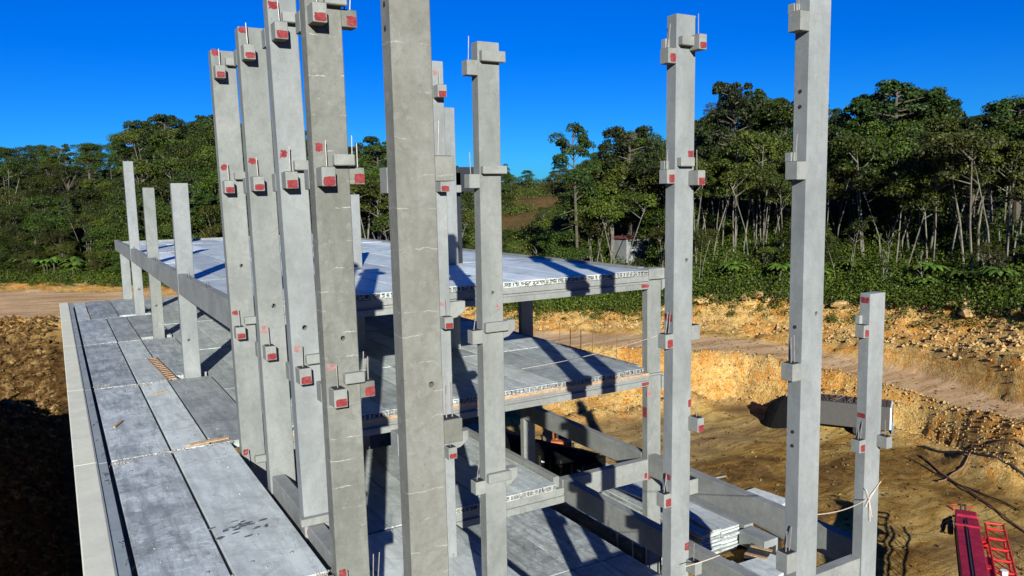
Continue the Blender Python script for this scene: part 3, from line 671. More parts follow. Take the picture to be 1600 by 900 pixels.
# small orange loader behind it
t, L, bx, tb, wheel = frame_obj('compact_loader', (33.8, 50.5, GZ), (-.6, -.8), 'Small orange loader with its arm raised beyond the tarped lorry', 'loader')
bx('body', 'orange', -.9, .8, -.6, .6, .5, 1.5, None, .08); bx('cab', 'dark', -.3, .7, -.5, .5, 1.5, 2.2, None, .05)
bx('bucket', 'orange', 1.9, 2.5, -.8, .8, 1.3, 1.8, None, .04)
tb('lift_arm', 'orange', [(-.7, -.65, 1.5), (.9, -.7, 2.0), (2.1, -.6, 1.6)], .08); tb('lift_arm', 'orange', [(-.7, .65, 1.5), (.9, .7, 2.0), (2.1, .6, 1.6)], .08)
for x in (-.55, .5):
    for y in (-.75, .75): wheel(x, y, .38, .24)
# mobile crane, boom lowered and pointing away, jib folded along its side
t, L, bx, tb, wheel = frame_obj('mobile_crane', (29.15, 15.35, GZ), (6.45, 4.1), 'Red mobile crane at the bottom right, boom lowered with a lattice jib beside it', 'crane')
bm_ = bx('boom', 'crane', -5.0, 11.6, -.62, .43, 3.05, 3.86, None, .05)
bx('boom_flange', 'crane', -5.0, 11.4, .10, .40, 3.862, 3.90, bm_, 0); bx('boom_flange', 'crane', -5.0, 11.4, -.58, -.10, 3.862, 3.90, bm_, 0)
bx('boom_slot', 'dark', -5.0, 11.35, -.095, .095, 3.862, 3.872, bm_, 0)
bx('side_rail', 'dark', -5, 11.0, .432, .47, 3.3, 3.4, bm_, 0)
tb('hydraulic_hose', 'dark', [(-5, 0.03, 3.9), (0, -.02, 3.9), (6, .02, 3.9), (11, 0, 3.92)], .03, bm_)
bx('cross_bar', 'crane', 10.15, 10.30, -.66, .47, 3.90, 4.0, bm_, .01)
hd = bx('boom_head', 'crane', 11.6, 12.35, -.58, .40, 3.15, 3.95, None, .06)
for y in (-.28, -.1, .1, .28): tb('sheave', 'dark', [(12.3, y-.05, 3.55), (12.3, y+.05, 3.55)], .32, hd, 14)
tb('sheave_pin', 'dark', [(12.3, -.5, 3.55), (12.3, .5, 3.55)], .05, hd)
tb('guard_rail', 'jib', [(12.7, -.45, 4.0), (12.75, .15, 4.05), (12.7, .55, 4.0)], .035, hd); tb('guard_rail', 'jib', [(12.1, .45, 3.95), (12.6, .75, 3.95)], .05, hd)
tb('cable_post', 'dark', [(12.45, -.08, 3.9), (12.6, -.08, 4.15)], .05, hd); tb('cable_post', 'dark', [(12.45, .12, 3.9), (12.6, .12, 4.15)], .05, hd)
for q in range(2): tb('hook_block', 'dark', [(11.7+q*.5, .55, 3.5), (11.9+q*.5, .85, 3.2), (11.6+q*.5, .95, 2.9)], .09, hd)
bx('lamp', 'dark', 10.6, 11.2, .5, .75, 3.2, 3.6, hd)
jb = tb('jib_chord', 'jib', [(-4, -.95, 3.5), (12.0, -.95, 3.5)], .055); tb('jib_chord', 'jib', [(-4, -1.75, 3.5), (12.2, -1.75, 3.5)], .055)
tb('jib_chord', 'jib', [(-4, -.95, 2.75), (11.8, -.95, 2.85)], .05); tb('jib_chord', 'jib', [(-4, -1.75, 2.75), (11.8, -1.75, 2.85)], .05)
tb('jib_rung', 'jib', [(12.1, -.95, 3.5), (12.2, -1.75, 3.5)], .06)
for i in range(12):
    x = 11.4-i*1.25; tb('jib_rung', 'jib', [(x, -.95, 3.5), (x, -1.75, 3.5)], .06); tb('jib_brace', 'jib', [(x, -.95, 3.5), (x-1.25, -1.75, 3.5)], .028); tb('jib_brace', 'jib', [(x, -1.75, 3.5), (x-.6, -1.75, 2.8)], .028)
    tb('jib_brace', 'jib', [(x, -.95, 2.8), (x-1.25, -1.75, 2.8)], .028)
bx('jib_plate', 'crane', 2.5, 8.0, -.92, -.62, 2.9, 3.45, None, .02); bx('jib_bracket', 'jib', 9.6, 10.1, -.9, -.45, 3.1, 3.5); bx('jib_bracket', 'jib', 6.6, 7.0, -.9, -.45, 3.1, 3.5)
tb('lamp', 'white', [(6.3, -1.3, 3.45), (6.3, -1.3, 3.65)], .16)
bx('carrier', 'jib', -6.5, 4.6, -1.3, 1.3, .9, 1.5, None, .05); cb = bx('cab', 'jib', 3.0, 4.9, .2, 1.35, 1.5, 2.9, None, .12)
bx('windscreen', 'glass', 4.901, 4.93, .3, 1.25, 2.0, 2.75, cb, 0); bx('superstructure', 'jib', -6.2, -2.0, -1.2, 1.2, 1.5, 3.0, None, .08)
tb('mirror_arm', 'dark', [(4.9, 1.35, 2.7), (5.3, 1.9, 2.75)], .03, cb); bx('mirror', 'dark', 5.2, 5.3, 1.8, 2.1, 2.2, 2.8, cb)
for x in (-5.4, -4.0, 1.6, 3.2):
    for y in (-1.15, 1.15): wheel(x, y, .6, .35)
# house glimpsed in the trees
hx, hy, hz = 73.6, 91.0, -7.2
t = empty('house', (hx, hy, hz-3.2), 'Small white house with a red roof glimpsed among the trees', 'house')
t.rotation_euler = (0, 0, 0)
mesh('wall', MB().box(hx-2.6, hx+2.6, hy-2, hy+2, hz-3.2, hz+.85), M['cool2'], t)
mesh('roof', MB().prism([(hy-2.3, hz+.85), (hy+2.3, hz+.85), (hy, hz+1.25)], 'x', hx-2.85, hx+2.85), M['roofred'], t)
for q in range(2): mesh('window', MB().box(hx-1.8+q*2.2, hx-.8+q*2.2, hy-2.03, hy-1.99, hz-.2, hz+.5), M['glass'], t)
# ------------------------------------------------------------------ terrain
def hsh(ix, iy, s):
    h = (ix.astype(np.int64)*374761393+iy.astype(np.int64)*668265263+s*982451653) & 0xffffffff
    h = ((h ^ (h >> 13))*1274126177) & 0xffffffff
    return ((h ^ (h >> 16)) & 0xffff)/65535.
def vn(x, y, s=0):
    ix, iy = np.floor(x), np.floor(y); fx, fy = x-ix, y-iy; fx = fx*fx*(3-2*fx); fy = fy*fy*(3-2*fy)
    a, b_, c, d = hsh(ix,iy,s), hsh(ix+1,iy,s), hsh(ix,iy+1,s), hsh(ix+1,iy+1,s)
    return (a*(1-fx)+b_*fx)*(1-fy)+(c*(1-fx)+d*fx)*fy
def fbm(x, y, o=5, s=0, ridge=False):
    t = 0; a = .5
    for i in range(o):
        n = vn(x, y, s+i)*2-1
        if ridge: n = 1-2*np.abs(n)
        t = t+a*n; x, y, a = x*2.03+7, y*2.03+3, a*.5
    return t
# profile knots per bearing (degrees from +Y towards +X): distance and height
BR = np.array([-30., -2.6, 4.0, 19., 32.2, 39.6, 46.2, 52.4, 58.1, 63.3, 80.])
KD = [  # foot, road near, road far, shelf, rubble foot, rubble top
 [84,113,140,146,148,150],[84,112,145,150,152,154],[80,112,138,142,144,146],[72,92,112,114,116,118],[69,82,91,93,95.5,98.5],[72.3,81,89.5,92,96,99.5],
 [78,81,88.5,91,95,98.5],[74,77.7,84,86.5,91.4,95],[70,72.3,79.7,80.9,88.5,91.5],[63,66,72,73.6,82.5,86.5],[50,55,60,62,70,75]]
KZ = [
 [-20.5,-13.5,-13.1,-13,-12.9,-12.7],[-20.5,-13.8,-13.1,-13,-12.9,-12.7],[-20.5,-14.2,-14.0,-13.9,-13.8,-13.6],[-20.5,-15.4,-15.2,-15.1,-15,-14.8],[-20.5,-16,-16,-15.9,-15.8,-14.6],[-20.5,-16,-16,-15.9,-15.8,-14.9],
 [-20.5,-16,-16,-15.7,-15.4,-12.8],[-20.5,-16.7,-16.5,-15.9,-15.5,-12.8],[-20.5,-17.1,-16.9,-14.8,-14.7,-12.5],[-20.5,-17,-17,-13.9,-13.7,-12.0],[-20.5,-17.2,-17.2,-13.8,-13.6,-12]]
KD = np.array(KD, float); KZ = np.array(KZ, float)
HB = np.array([-30., -2.6, 9.5, 19., 30., 36., 40., 46., 55., 63., 80.])      # hill: height at base+25, +70, +130
H1 = np.array([-9.5, -9.5, -9.8, -10., -12., -11., -9.5, -7.5, -6.5, -7., -7.])
H2 = np.array([1., 1., 0., -2., -5.5, -4., -2., 1.5, 2.5, 1., 1.])
H3 = np.array([11.5, 11.5, 10., 6., 4.5, 3., 4., 7., 8., 8., 8.])
def terrain(X, Y, detail=True):
    d = np.hypot(X, Y); az = np.degrees(np.arctan2(X, Y)); az = np.clip(az, -30, 80); az = np.where(Y < 0, np.where(X > 0, 80, -30), az)
    K = [np.interp(az, BR, KD[:, i]) for i in range(6)]; Z = [np.interp(az, BR, KZ[:, i]) for i in range(6)]
    wob = (vn(X/9, Y/9, 5)-.5)*2.2*(d > 60)
    dd = d+wob*1.6*np.where((d > K[0]-8) & (d < K[0]+1), 1, .15)
    ap = np.clip((d-K[0]+7)/7, 0, 1)**2*(d < K[0]+.01)*1.3*np.clip(vn(X/5, Y/5, 15)*1.6-.3, 0, 1)
    D = [np.zeros_like(d), K[0], K[1], K[2], K[3], K[4], K[5], K[5]+22, K[5]+65, K[5]+130, K[5]+420, K[5]+2500]
    ZZ = [np.full_like(d, GZ), Z[0], Z[1], Z[2], Z[3], Z[4], Z[5], np.interp(az, HB, H1), np.interp(az, HB, H2), np.interp(az, HB, H3), np.interp(az, HB, H3)-2, np.full_like(d, -25.)]
    h = ZZ[0].copy()
    for i in range(1, len(D)):
        t = np.clip((dd-D[i-1])/np.maximum(D[i]-D[i-1], .01), 0, 1)
        if i in (2, 4, 6): t = t*t*(3-2*t)
        h = np.where(dd > D[i-1], ZZ[i-1]+(ZZ[i]-ZZ[i-1])*t, h)
    h = np.maximum(h, np.where(d < K[0]+1, GZ+ap, h))
    road = np.clip((d-K[1]+.3)/.8, 0, 1)*np.clip((K[2]-d+.3)/.8, 0, 1)
    bank = np.clip((d-K[0]+2+ap*3)/2.5, 0, 1)*(1-road)*np.clip((K[5]+5-d)/4, 0, 1)
    veg = np.clip((d-K[5]-1.5)/4, 0, 1)
    # excavated bank left of the building; its unseen crest is shaped to shade the pit
    inl = (X < -.6)
    cr = np.interp(Y, [-60, 20, 45, 62, 80, 95], [-8.5, -8.5, -9.0, -12.0, -16.0, -20.5])
    lb = np.clip((-.9-X)/(8.5), 0, 1)**.85; hb = GZ+(cr-GZ)*lb
    cr = cr+(fbm(X/5, Y/5, 4, 61))*3.0*np.clip((Y-25)/15, 0, 1)
    hb = GZ+(cr-GZ)*lb
    hb = np.where(X < -10, cr+(-10-X)*.02, hb)
    lbm = np.clip((-.6-X)/1.5, 0, 1)*np.clip((100-Y)/20, 0, 1)
    h = np.where(inl & (hb > h), hb, h); bank = np.maximum(bank, lbm*.9)
    if detail:
        fl = np.clip((d-26)/10, 0, 1)*(1-bank)*(1-road)*(1-veg)
        h = h+road*(fbm(X/5, Y/5, 3, 3)*.12)+fl*(fbm(X/6, Y/6, 4, 9)*.55+fbm(X/.9, Y/.9, 3, 91)*.13)
        rr = fbm(X/3.4, Y/3.4, 5, 21, True)*.6+fbm(X/.9, Y/.9, 3, 33, True)*.34
        h = h+bank*rr*np.where(X < 0, .9, 1.)
        h = h+veg*fbm(X/18, Y/18, 3, 40)*1.2
    inb = (X > -.3) & (X < 26.3) & (Y > 10) & (Y < 86)
    h = np.where(inb, GZ, h)
    return h, road, bank, veg
# ---- ground material
k = NT('earthworks'); 
def attr(nm):
    a = k.n('ShaderNodeAttribute', attribute_name=nm); return a.outputs['Fac']
p = k.pos(); pw = k.n('ShaderNodeVectorMath', operation='ADD')
fl1 = k.ramp(k.noise(k.pos((.7,1.5,1)), .16, 6, .66, .8), [(.38, (.10,.045,.006)), (.46, (.26,.135,.02)), (.53, (.42,.26,.06)), (.62, (.56,.39,.13)), (.72, (.62,.50,.27))])
fl2 = k.ramp(k.noise(p, 1.4, 6, .75, .3), [(.38, 0.), (.66, 1.)])
floor_c = k.mix(k.math('MULTIPLY', fl2, .35), fl1, (.52, .36, .15))
rt2 = k.ramp(k.noise(k.pos((.35, 3.2, 1)), .8, 4, .6, .4), [(.40, .8), (.47, 0.)])
floor_c = k.mix(k.math('MULTIPLY', rt2, .6), floor_c, (.12, .06, .012))
floor_c = k.mix(k.ramp(k.noise(p, .6, 6, .75, 1.), [(.30, .75), (.46, 0.)]), floor_c, (.10, .06, .02))
floor_c = k.mix(k.ramp(k.noise(p, .05, 3, .5), [(.5, 0.), (.75, .5)]), floor_c, (.42, .36, .24))
bk = k.ramp(k.noise(p, .25, 6, .65, 1.2), [(.28, (.30,.15,.03)), (.40, (.60,.36,.09)), (.50, (.74,.50,.17)), (.58, (.68,.28,.03)), (.66, (.70,.46,.15)), (.8, (.46,.22,.05))])
bk2 = k.ramp(k.noise(p, 2.2, 7, .8, .8), [(.38, 0.), (.54, 1.)])
strat = k.ramp(k.noise(k.pos((.10, .10, 1.5)), 1.0, 4, .6, .6), [(.36, 1.), (.46, 0.), (.56, 0.), (.64, 1.)])
bk = k.mix(k.math('MULTIPLY', strat, .55), bk, (.46, .22, .05))
og = k.ramp(k.noise(p, .12, 4, .6, .5), [(.56, 0.), (.62, 1.)])
bk = k.mix(k.math('MULTIPLY', og, .6), bk, (.80, .33, .035))
bank_c = k.mix(bk2, k.mix(.6, bk, (.10,.055,.015)), bk)
bank_c = k.mix(k.ramp(k.noise(p, 5.5, 4, .7), [(.56, 0.), (.62, .8)]), bank_c, (.70,.55,.32))
bank_c = k.mix(k.ramp(k.noise(p, 7.5, 3, .7), [(.34, .8), (.42, 0.)]), bank_c, (.08,.05,.02))
sw = k.n('ShaderNodeTexNoise'); sw.inputs['Scale'].default_value = .7; sw.inputs['Detail'].default_value = 5; k.l(k.pos((.25, 1.6, 1)), sw.inputs['Vector'])
road_c = k.ramp(sw.outputs['Fac'], [(.35, (.46,.28,.13)), (.5, (.64,.42,.22)), (.65, (.74,.53,.31))])
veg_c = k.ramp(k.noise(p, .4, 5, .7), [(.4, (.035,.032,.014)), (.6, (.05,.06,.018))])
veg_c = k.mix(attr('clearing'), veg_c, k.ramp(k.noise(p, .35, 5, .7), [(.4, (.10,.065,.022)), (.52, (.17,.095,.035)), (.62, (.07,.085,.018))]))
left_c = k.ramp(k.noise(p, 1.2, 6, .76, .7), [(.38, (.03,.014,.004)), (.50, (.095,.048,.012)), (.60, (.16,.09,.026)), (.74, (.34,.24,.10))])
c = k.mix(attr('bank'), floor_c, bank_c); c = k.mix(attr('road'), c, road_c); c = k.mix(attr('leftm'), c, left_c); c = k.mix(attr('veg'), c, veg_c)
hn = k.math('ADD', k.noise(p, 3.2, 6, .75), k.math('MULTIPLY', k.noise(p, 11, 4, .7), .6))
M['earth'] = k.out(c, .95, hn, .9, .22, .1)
def grid_obj(name, xs, ys, detail, label=None):
    X, Y = np.meshgrid(xs, ys); h, road, bank, veg = terrain(X, Y, detail)
    V = np.stack([X.ravel(), Y.ravel(), h.ravel()], 1); nx, ny = len(xs), len(ys)
    i = (np.arange(ny-1)[:, None]*nx+np.arange(nx-1)[None]).ravel(); F = np.stack([i, i+1, i+nx+1, i+nx], 1)
    o = np_mesh(name, V, F, M['earth'], smooth=True); me = o.data
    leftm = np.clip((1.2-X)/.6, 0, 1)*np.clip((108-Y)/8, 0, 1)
    az_ = np.degrees(np.arctan2(X, Y)); d_ = np.hypot(X, Y)
    clear = np.clip(1-np.abs(az_-31.8)/4.6, 0, 1)*np.clip(1-np.abs(d_-175)/55, 0, 1)*4; clear = np.clip(clear+(vn(X/8, Y/8, 77)-.5)*1.2, 0, 1)*(clear > 0)
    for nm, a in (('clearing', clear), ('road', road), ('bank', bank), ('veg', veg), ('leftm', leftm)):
        at = me.attributes.new(nm, 'FLOAT', 'POINT'); at.data.foreach_set('value', a.ravel().astype(np.float32))
    o['kind'] = 'structure'; return o
def vary(a, b, edges, steps):
    out = [a]; x = a
    while x < b:
        s = steps[-1]
        for e, st in zip(edges, steps):
            if x < e: s = st; break
        x += s; out.append(min(x, b))
    return np.array(out)
xs = vary(-2800, 2800, [-300, -60, -14, 2, 26, 96, 130, 260], [100, 20, 4, .33, 2, .38, .8, 4, 100])
ys = vary(-1500, 2900, [-200, -20, 24, 118, 160, 320], [100, 15, 2.5, .4, 1.2, 5, 100])
grid_obj('ground', xs, ys, True)

# ------------------------------------------------------------------ loose rock
def rocks(name, n, fn, mat, rmin, rmax, seed):
    rg = np.random.default_rng(seed); xy = fn(rg, n); h = terrain(xy[:, 0], xy[:, 1])[0]; n = len(xy)
    base = np.array([(1,0,0),(-1,0,0),(0,1,0),(0,-1,0),(0,0,1),(0,0,-1)], float)
    r = rmin+(rmax-rmin)*rg.random(n)**3
    V = base[None]*r[:, None, None]*rg.uniform(.55, 1.25, (n, 6, 1))+rg.uniform(-.25, .25, (n, 6, 3))*r[:, None, None]
    V[:, :, 2] *= .75; V += np.stack([xy[:, 0], xy[:, 1], h+r*.15], 1)[:, None]
    f = np.array([(0,2,4),(2,1,4),(1,3,4),(3,0,4),(2,0,5),(1,2,5),(3,1,5),(0,3,5)])
    F = (f[None]+np.arange(n)[:, None, None]*6).reshape(-1, 3)
    o = np_mesh(name, V.reshape(-1, 3), F, mat); o['kind'] = 'stuff'; return o
kk = NT('broken_rock'); pp = kk.pos()
M['rock'] = kk.out(kk.ramp(kk.noise(pp, .9, 5, .7), [(.3, (.20,.11,.035)), (.46, (.40,.26,.10)), (.56, (.52,.37,.17)), (.62, (.50,.23,.04)), (.72, (.52,.42,.27))]), .9, kk.noise(pp, 6, 4, .6), .5, .05, .15)
kk = NT('dark_clods'); pp = kk.pos()
M['clod'] = kk.out(kk.ramp(kk.noise(pp, 1.1, 5, .7), [(.3, (.045,.022,.006)), (.5, (.11,.06,.018)), (.70, (.34,.24,.10))]), .95, kk.noise(pp, 8, 4, .6), .5, .04, .1)
def ring(i0, i1, a0, a1, ex=0):
    def fn(rg, n):
        az = rg.uniform(a0, a1, n); d0 = np.interp(az, BR, KD[:, i0])-.5; d1 = np.interp(az, BR, KD[:, i1])+ex
        d = d0+(d1-d0)*rg.random(n); a = np.radians(az); return np.stack([d*np.sin(a), d*np.cos(a)], 1)
    return fn
rocks('bank_rubble', 7000, ring(0, 1, 30, 66), M['rock'], .03, .17, 1)
rocks('upper_rubble', 6500, ring(3, 5, 30, 66, 1.5), M['rock'], .04, .28, 2)
rocks('floor_stones', 5000, lambda rg, n: np.stack([rg.uniform(27, 66, n), rg.uniform(18, 66, n)], 1), M['clod'], .03, .16, 3)
rocks('left_bank_clods', 9000, lambda rg, n: np.stack([-rg.uniform(.8, 9, n), rg.uniform(22, 112, n)], 1), M['clod'], .08, .55, 4)
# sandstone blocks of the spoil heap, upper right
rg = random.Random(21)
for i in range(46):
    az = math.radians(rg.uniform(59.5, 66.5)) if i < 34 else math.radians(rg.uniform(41, 56))
    d = np.interp(math.degrees(az), BR, KD[:, 5])+rg.uniform(-1.6, 1.2)
    x, y = d*math.sin(az), d*math.cos(az); z = float(terrain(np.array([x]), np.array([y]))[0][0]); r = rg.uniform(.45, 1.0)
    bm = bmesh.new(); bmesh.ops.create_icosphere(bm, subdivisions=1, radius=r)
    for v in bm.verts: v.co = Vector((v.co.x*1.5, v.co.y*.9, v.co.z*.6))*rg.uniform(.75, 1.2)
    me = bpy.data.meshes.new('boulder'); bm.to_mesh(me); bm.free(); me.materials.append(M['rock'])
    o = bpy.data.objects.new('boulder', me); COL.objects.link(o); o.location = (x, y, z+.25+rg.uniform(0,.5)); o.rotation_euler = (rg.uniform(-.4,.4), rg.uniform(-.4,.4), rg.uniform(0,3))
    tag(o, 'Tan rock lying on the spoil heap below the forest on the right', 'boulder', 'rocks on the spoil heap')
# pipes and bars lying on the pit floor at the right
for i, (a, b_, r, mt) in enumerate((((56,34.5),(49,23.5),.07,'rust'), ((55,34.8),(51.5,25.2),.05,'dark'), ((57.5,35.2),(55.2,23.6),.10,'dark'), ((52.8,31.2),(56.4,31.0),.05,'rust'), ((58.8,34),(57.0,25.5),.08,'rust'))):
    n = 9; P = []
    for q in range(n):
        x = a[0]+(b_[0]-a[0])*q/(n-1); y = a[1]+(b_[1]-a[1])*q/(n-1)+.09*math.sin(q*1.3+i); P.append((x, y, float(terrain(np.array([x]), np.array([y]))[0][0])+.12))
    o = mesh('steel_pipe', MB().tube(P, r, 6), M[mt], loc=P[0])
    tag(o, ['Longest rusty bar on the pit floor right of the roped column', 'Thin dark bar beside the longest rusty bar', 'Thick dark hose on the pit floor nearest the right edge', 'Short rusty bar lying across the other bars', 'Farthest rusty bar on the pit floor at the right edge'][i], 'pipe', 'bars and hoses on the pit floor')

# ------------------------------------------------------------------ vegetation
def leafmat(name, lo, hi, warm):
    k = NT(name); oi = k.n('ShaderNodeObjectInfo'); p = k.pos((1,1,1))
    n = k.noise(p, .35, 3, .6); n2 = k.noise(p, 2.2, 2, .6)
    c = k.mix(k.ramp(n, [(.35, 0.), (.65, 1.)]), lo, hi)
    c = k.mix(k.math('MULTIPLY', k.ramp(n2, [(.5, 0.), (.7, 1.)]), .6), c, warm)
    h = k.n('ShaderNodeHueSaturation'); k.l(c, h.inputs['Color'])
    k.l(k.math('ADD', k.math('MULTIPLY', oi.outputs['Random'], .045), .475), h.inputs['Hue'])
    k.l(k.math('ADD', k.math('MULTIPLY', oi.outputs['Random'], .95), .55), h.inputs['Value'])
    m_ = k.out(h.outputs[0], .6, None, spec=.25); return m_
M['leafA'] = leafmat('broadleaf_foliage', (.009,.020,.0015), (.034,.058,.003), (.100,.120,.006))
M['leafB'] = leafmat('podocarp_foliage', (.007,.017,.002), (.021,.040,.003), (.056,.074,.006))
M['leafC'] = leafmat('olive_foliage', (.017,.028,.002), (.050,.066,.004), (.125,.130,.008))
M['leafE'] = leafmat('undergrowth_foliage', (.016,.034,.003), (.055,.085,.006), (.15,.165,.012))
M['leafD'] = leafmat('fern_foliage', (.035,.075,.010), (.075,.14,.015), (.16,.20,.025))
M['bark'] = plain('pale_bark', (.15,.14,.11), .9, var=.55, scale=1.2)
M['barkd'] = plain('dark_bark', (.085,.07,.05), .9, var=.3, scale=2)
def leaves(clusters, size, rg, up=.35):
    # clusters: centre, radii, count. One ragged quad per leaf tuft, scattered through the shell of each clump
    Vs = []
    for c, r, n in clusters:
        u = rg.normal(size=(n, 3)); u /= np.linalg.norm(u, axis=1)[:, None]
        u[:, 2] = np.where(u[:, 2] < -.55, -u[:, 2]*.8, u[:, 2])
        rad = rg.uniform(.62, 1.10, n)[:, None]; P = np.array(c)+u*np.array(r)*rad
        nn = u*.8+rg.normal(size=(n, 3))*.55+np.array([0, 0, up]); nn /= np.linalg.norm(nn, axis=1)[:, None]
        a = np.cross(nn, rg.normal(size=(n, 3))); a /= np.linalg.norm(a, axis=1)[:, None]; b = np.cross(nn, a)
        s = size*rg.uniform(.5, 1.3, n)[:, None]
        q = np.stack([P-a*s, P-b*s*.55+a*s*.1, P+a*s*1.1, P+b*s*.6], 1); Vs.append(q)
    V = np.concatenate(Vs).reshape(-1, 3); F = np.arange(len(V)).reshape(-1, 4); return V, F
def join(parts):
    V = np.concatenate([p[0] for p in parts]); off = 0; F = []
    for v, f in parts: F.append(f+off); off += len(v)
    return V, np.concatenate(F)
PROTO = {}
def proto(kind, seed, leafm, barkm='bark'):
    if kind == 'round': barkm = 'barkd'
    rg = np.random.default_rng(seed); rr = random.Random(seed); tb = MB(); cl = []; size = .105
    if kind == 'round':       # height 10, dense
        tb.tube([(0,0,-1), (.1,0,2), (rr.uniform(-.4,.4), rr.uniform(-.4,.4), 6.5)], [.26,.2,.07], 6)
        for i in range(26):
            a = rr.uniform(0, 6.28); z = rr.uniform(2.6, 9.0); m_ = 2.9*math.sin(math.pi*min(1, (z-.6)/9.8))**.6; q = rr.uniform(.35, 1)*m_
            c = (q*math.cos(a), q*math.sin(a), z); r = rr.uniform(.8, 1.45); cl.append((c, (r, r, r*.8), 620))
            tb.tube([(0,0,z*.55), (c[0]*.6,c[1]*.6,z*.85), c], [.07,.05,.02], 4)
    elif kind == 'pole':      # slender pale stems with a thin top
        for q in range(rr.choice([3,4,5])):
            a = rr.uniform(0, 6.28); s = rr.uniform(.2, 1.9); x, y = s*math.cos(a), s*math.sin(a); t = rr.uniform(7, 9)
            p0 = Vector((x*.4, y*.4, -1)); p1 = Vector((x*.8+rr.uniform(-.3,.3), y*.8, t*.45)); p2 = Vector((x*1.6, y*1.6, t))
            tb.tube([p0, p1, p2], [.062,.052,.022], 5)
            for j in range(5):
                f = rr.uniform(.5, 1); pb = p1.lerp(p2, f); e = pb+Vector((rr.uniform(-1.4,1.4), rr.uniform(-1.4,1.4), rr.uniform(.4,1.4)))
                tb.tube([pb, e], [.045,.015], 4); r = rr.uniform(.5,.95); cl.append((tuple(e), (r*1.1, r*1.1, r*.7), 230))
            r = rr.uniform(.7, 1.1); cl.append((tuple(p2), (r*1.2, r*1.2, r*.75), 340))
    elif kind == 'podo':      # tall trunk, flattened pads on level limbs
        tb.tube([(0,0,-1), (.05,0,5), (.1,.05,9.2)], [.24,.17,.05], 7)
        for i in range(74):
            a = rr.uniform(0, 6.28); z = rr.uniform(3.0, 9.5); m_ = 2.9*min(1, ((9.9-z)/3.2))**.5*min(1, (z-1.2)/3); q = rr.uniform(.35,1)**.6*m_
            c = (q*math.cos(a), q*math.sin(a), z+.2); r = rr.uniform(.34,.66); cl.append((c, (r, r, r*.78), 235)); tb.tube([(0,0,z-.25), c], [.06,.02], 4)
    elif kind == 'lone':      # thin tall trunk, open pads at the top only
        tb.tube([(0,0,-1), (.03,0,5), (.0,.0,9.5)], [.12,.10,.04], 6)
        for i in range(30):
            a = rr.uniform(0, 6.28); z = rr.uniform(6.0, 9.8); m_ = 1.75*(1-abs((z-7.9)/2.6)**2)**.5 if abs(z-7.9) < 2.5 else .5; q = rr.uniform(.3,1)*m_
            c = (q*math.cos(a), q*math.sin(a), z); r = rr.uniform(.36,.68); cl.append((c, (r, r, r*.62), 330)); tb.tube([(0,0,z-.5), (c[0]*.6,c[1]*.6,z-.1), c], [.04,.03,.012], 4)
        for i in range(3): a = rr.uniform(0,6.28); z = rr.uniform(4,5.5); tb.tube([(0,0,z), (1.3*math.cos(a),1.3*math.sin(a),z-.3)], [.03,.01], 4)
        size = .075
    elif kind == 'cone':
        tb.tube([(0,0,-1), (0,0,9.5)], [.22,.04], 6)
        for i in range(40):
            z = rr.uniform(1.5, 9.7); m_ = 2.2*(1-z/10.5)**.8; a = rr.uniform(0,6.28); q = rr.uniform(.5,1)*m_; r = rr.uniform(.45,.8)*(1.2-z/14)
            c = (q*math.cos(a), q*math.sin(a), z); cl.append((c, (r, r, r*.7), 270)); tb.tube([(0,0,z-.3), c], [.05,.02], 4)
    elif kind == 'bare':
        for q in range(rr.choice([1,2,2])):
            x = rr.uniform(-.6,.6); p = Vector((x*.3,0,-1)); h = rr.uniform(6,9.5); pts = [p]
            for j in range(4): p = p+Vector((rr.uniform(-.45,.45), rr.uniform(-.4,.4), (h+1)/4)); pts.append(p)
            tb.tube(pts, [.12,.10,.08,.05,.02], 5)
            for j in range(11):
                f = rr.randint(1,3); b0 = pts[f].lerp(pts[f+1], rr.random()); e = b0+Vector((rr.uniform(-1.3,1.3), rr.uniform(-1.3,1.3), rr.uniform(.5,1.9)))
                tb.tube([b0, b0.lerp(e,.5)+Vector((rr.uniform(-.2,.2),0,.1)), e], [.045,.03,.01], 4)
                if rr.random() < .4: cl.append((tuple(e), (.5,.5,.3), 16))
        size = .2
    elif kind == 'fern':      # tree fern: trunk and drooping fronds, unit height 4
        tb.tube([(0,0,-.6), (.1,0,1.6), (.05,.1,3.0)], [.13,.11,.12], 6); V = []; F = []
        for i in range(17):
            a = i*2.4+rr.uniform(-.2,.2); up = rr.uniform(.25,.8); Ln = rr.uniform(1.5,2.1); d = Vector((math.cos(a), math.sin(a), 0)); s = Vector((-d.y, d.x, 0)); o = Vector((.05,.1,3.0))
            prev = None
            for j in range(7):
                t = j/6; c = o+d*Ln*t+Vector((0,0,up*math.sin(t*2.4)*Ln*.5-.5*t*t)); w = .34*math.sin(math.pi*min(1,t*.9+.1))+.02
                k0 = len(V); V += [c-s*w-Vector((0,0,.1*w)), c+Vector((0,0,.03)), c+s*w-Vector((0,0,.1*w))]
                if prev is not None and j % 1 == 0: F += [(prev,prev+1,k0+1,k0), (prev+1,prev+2,k0+2,k0+1)]
                prev = k0
        me = np_mesh('crown', np.array([tuple(v) for v in V]), np.array(F), M[leafm], link=False)
    if kind != 'fern':
        V, F = leaves(cl, size, rg); me = np_mesh('crown', V, F, M[leafm], link=False)
    tme = bpy.data.meshes.new('trunk'); tme.from_pydata(tb.v, [], tb.f); tme.materials.append(M[barkm])
    return me, tme
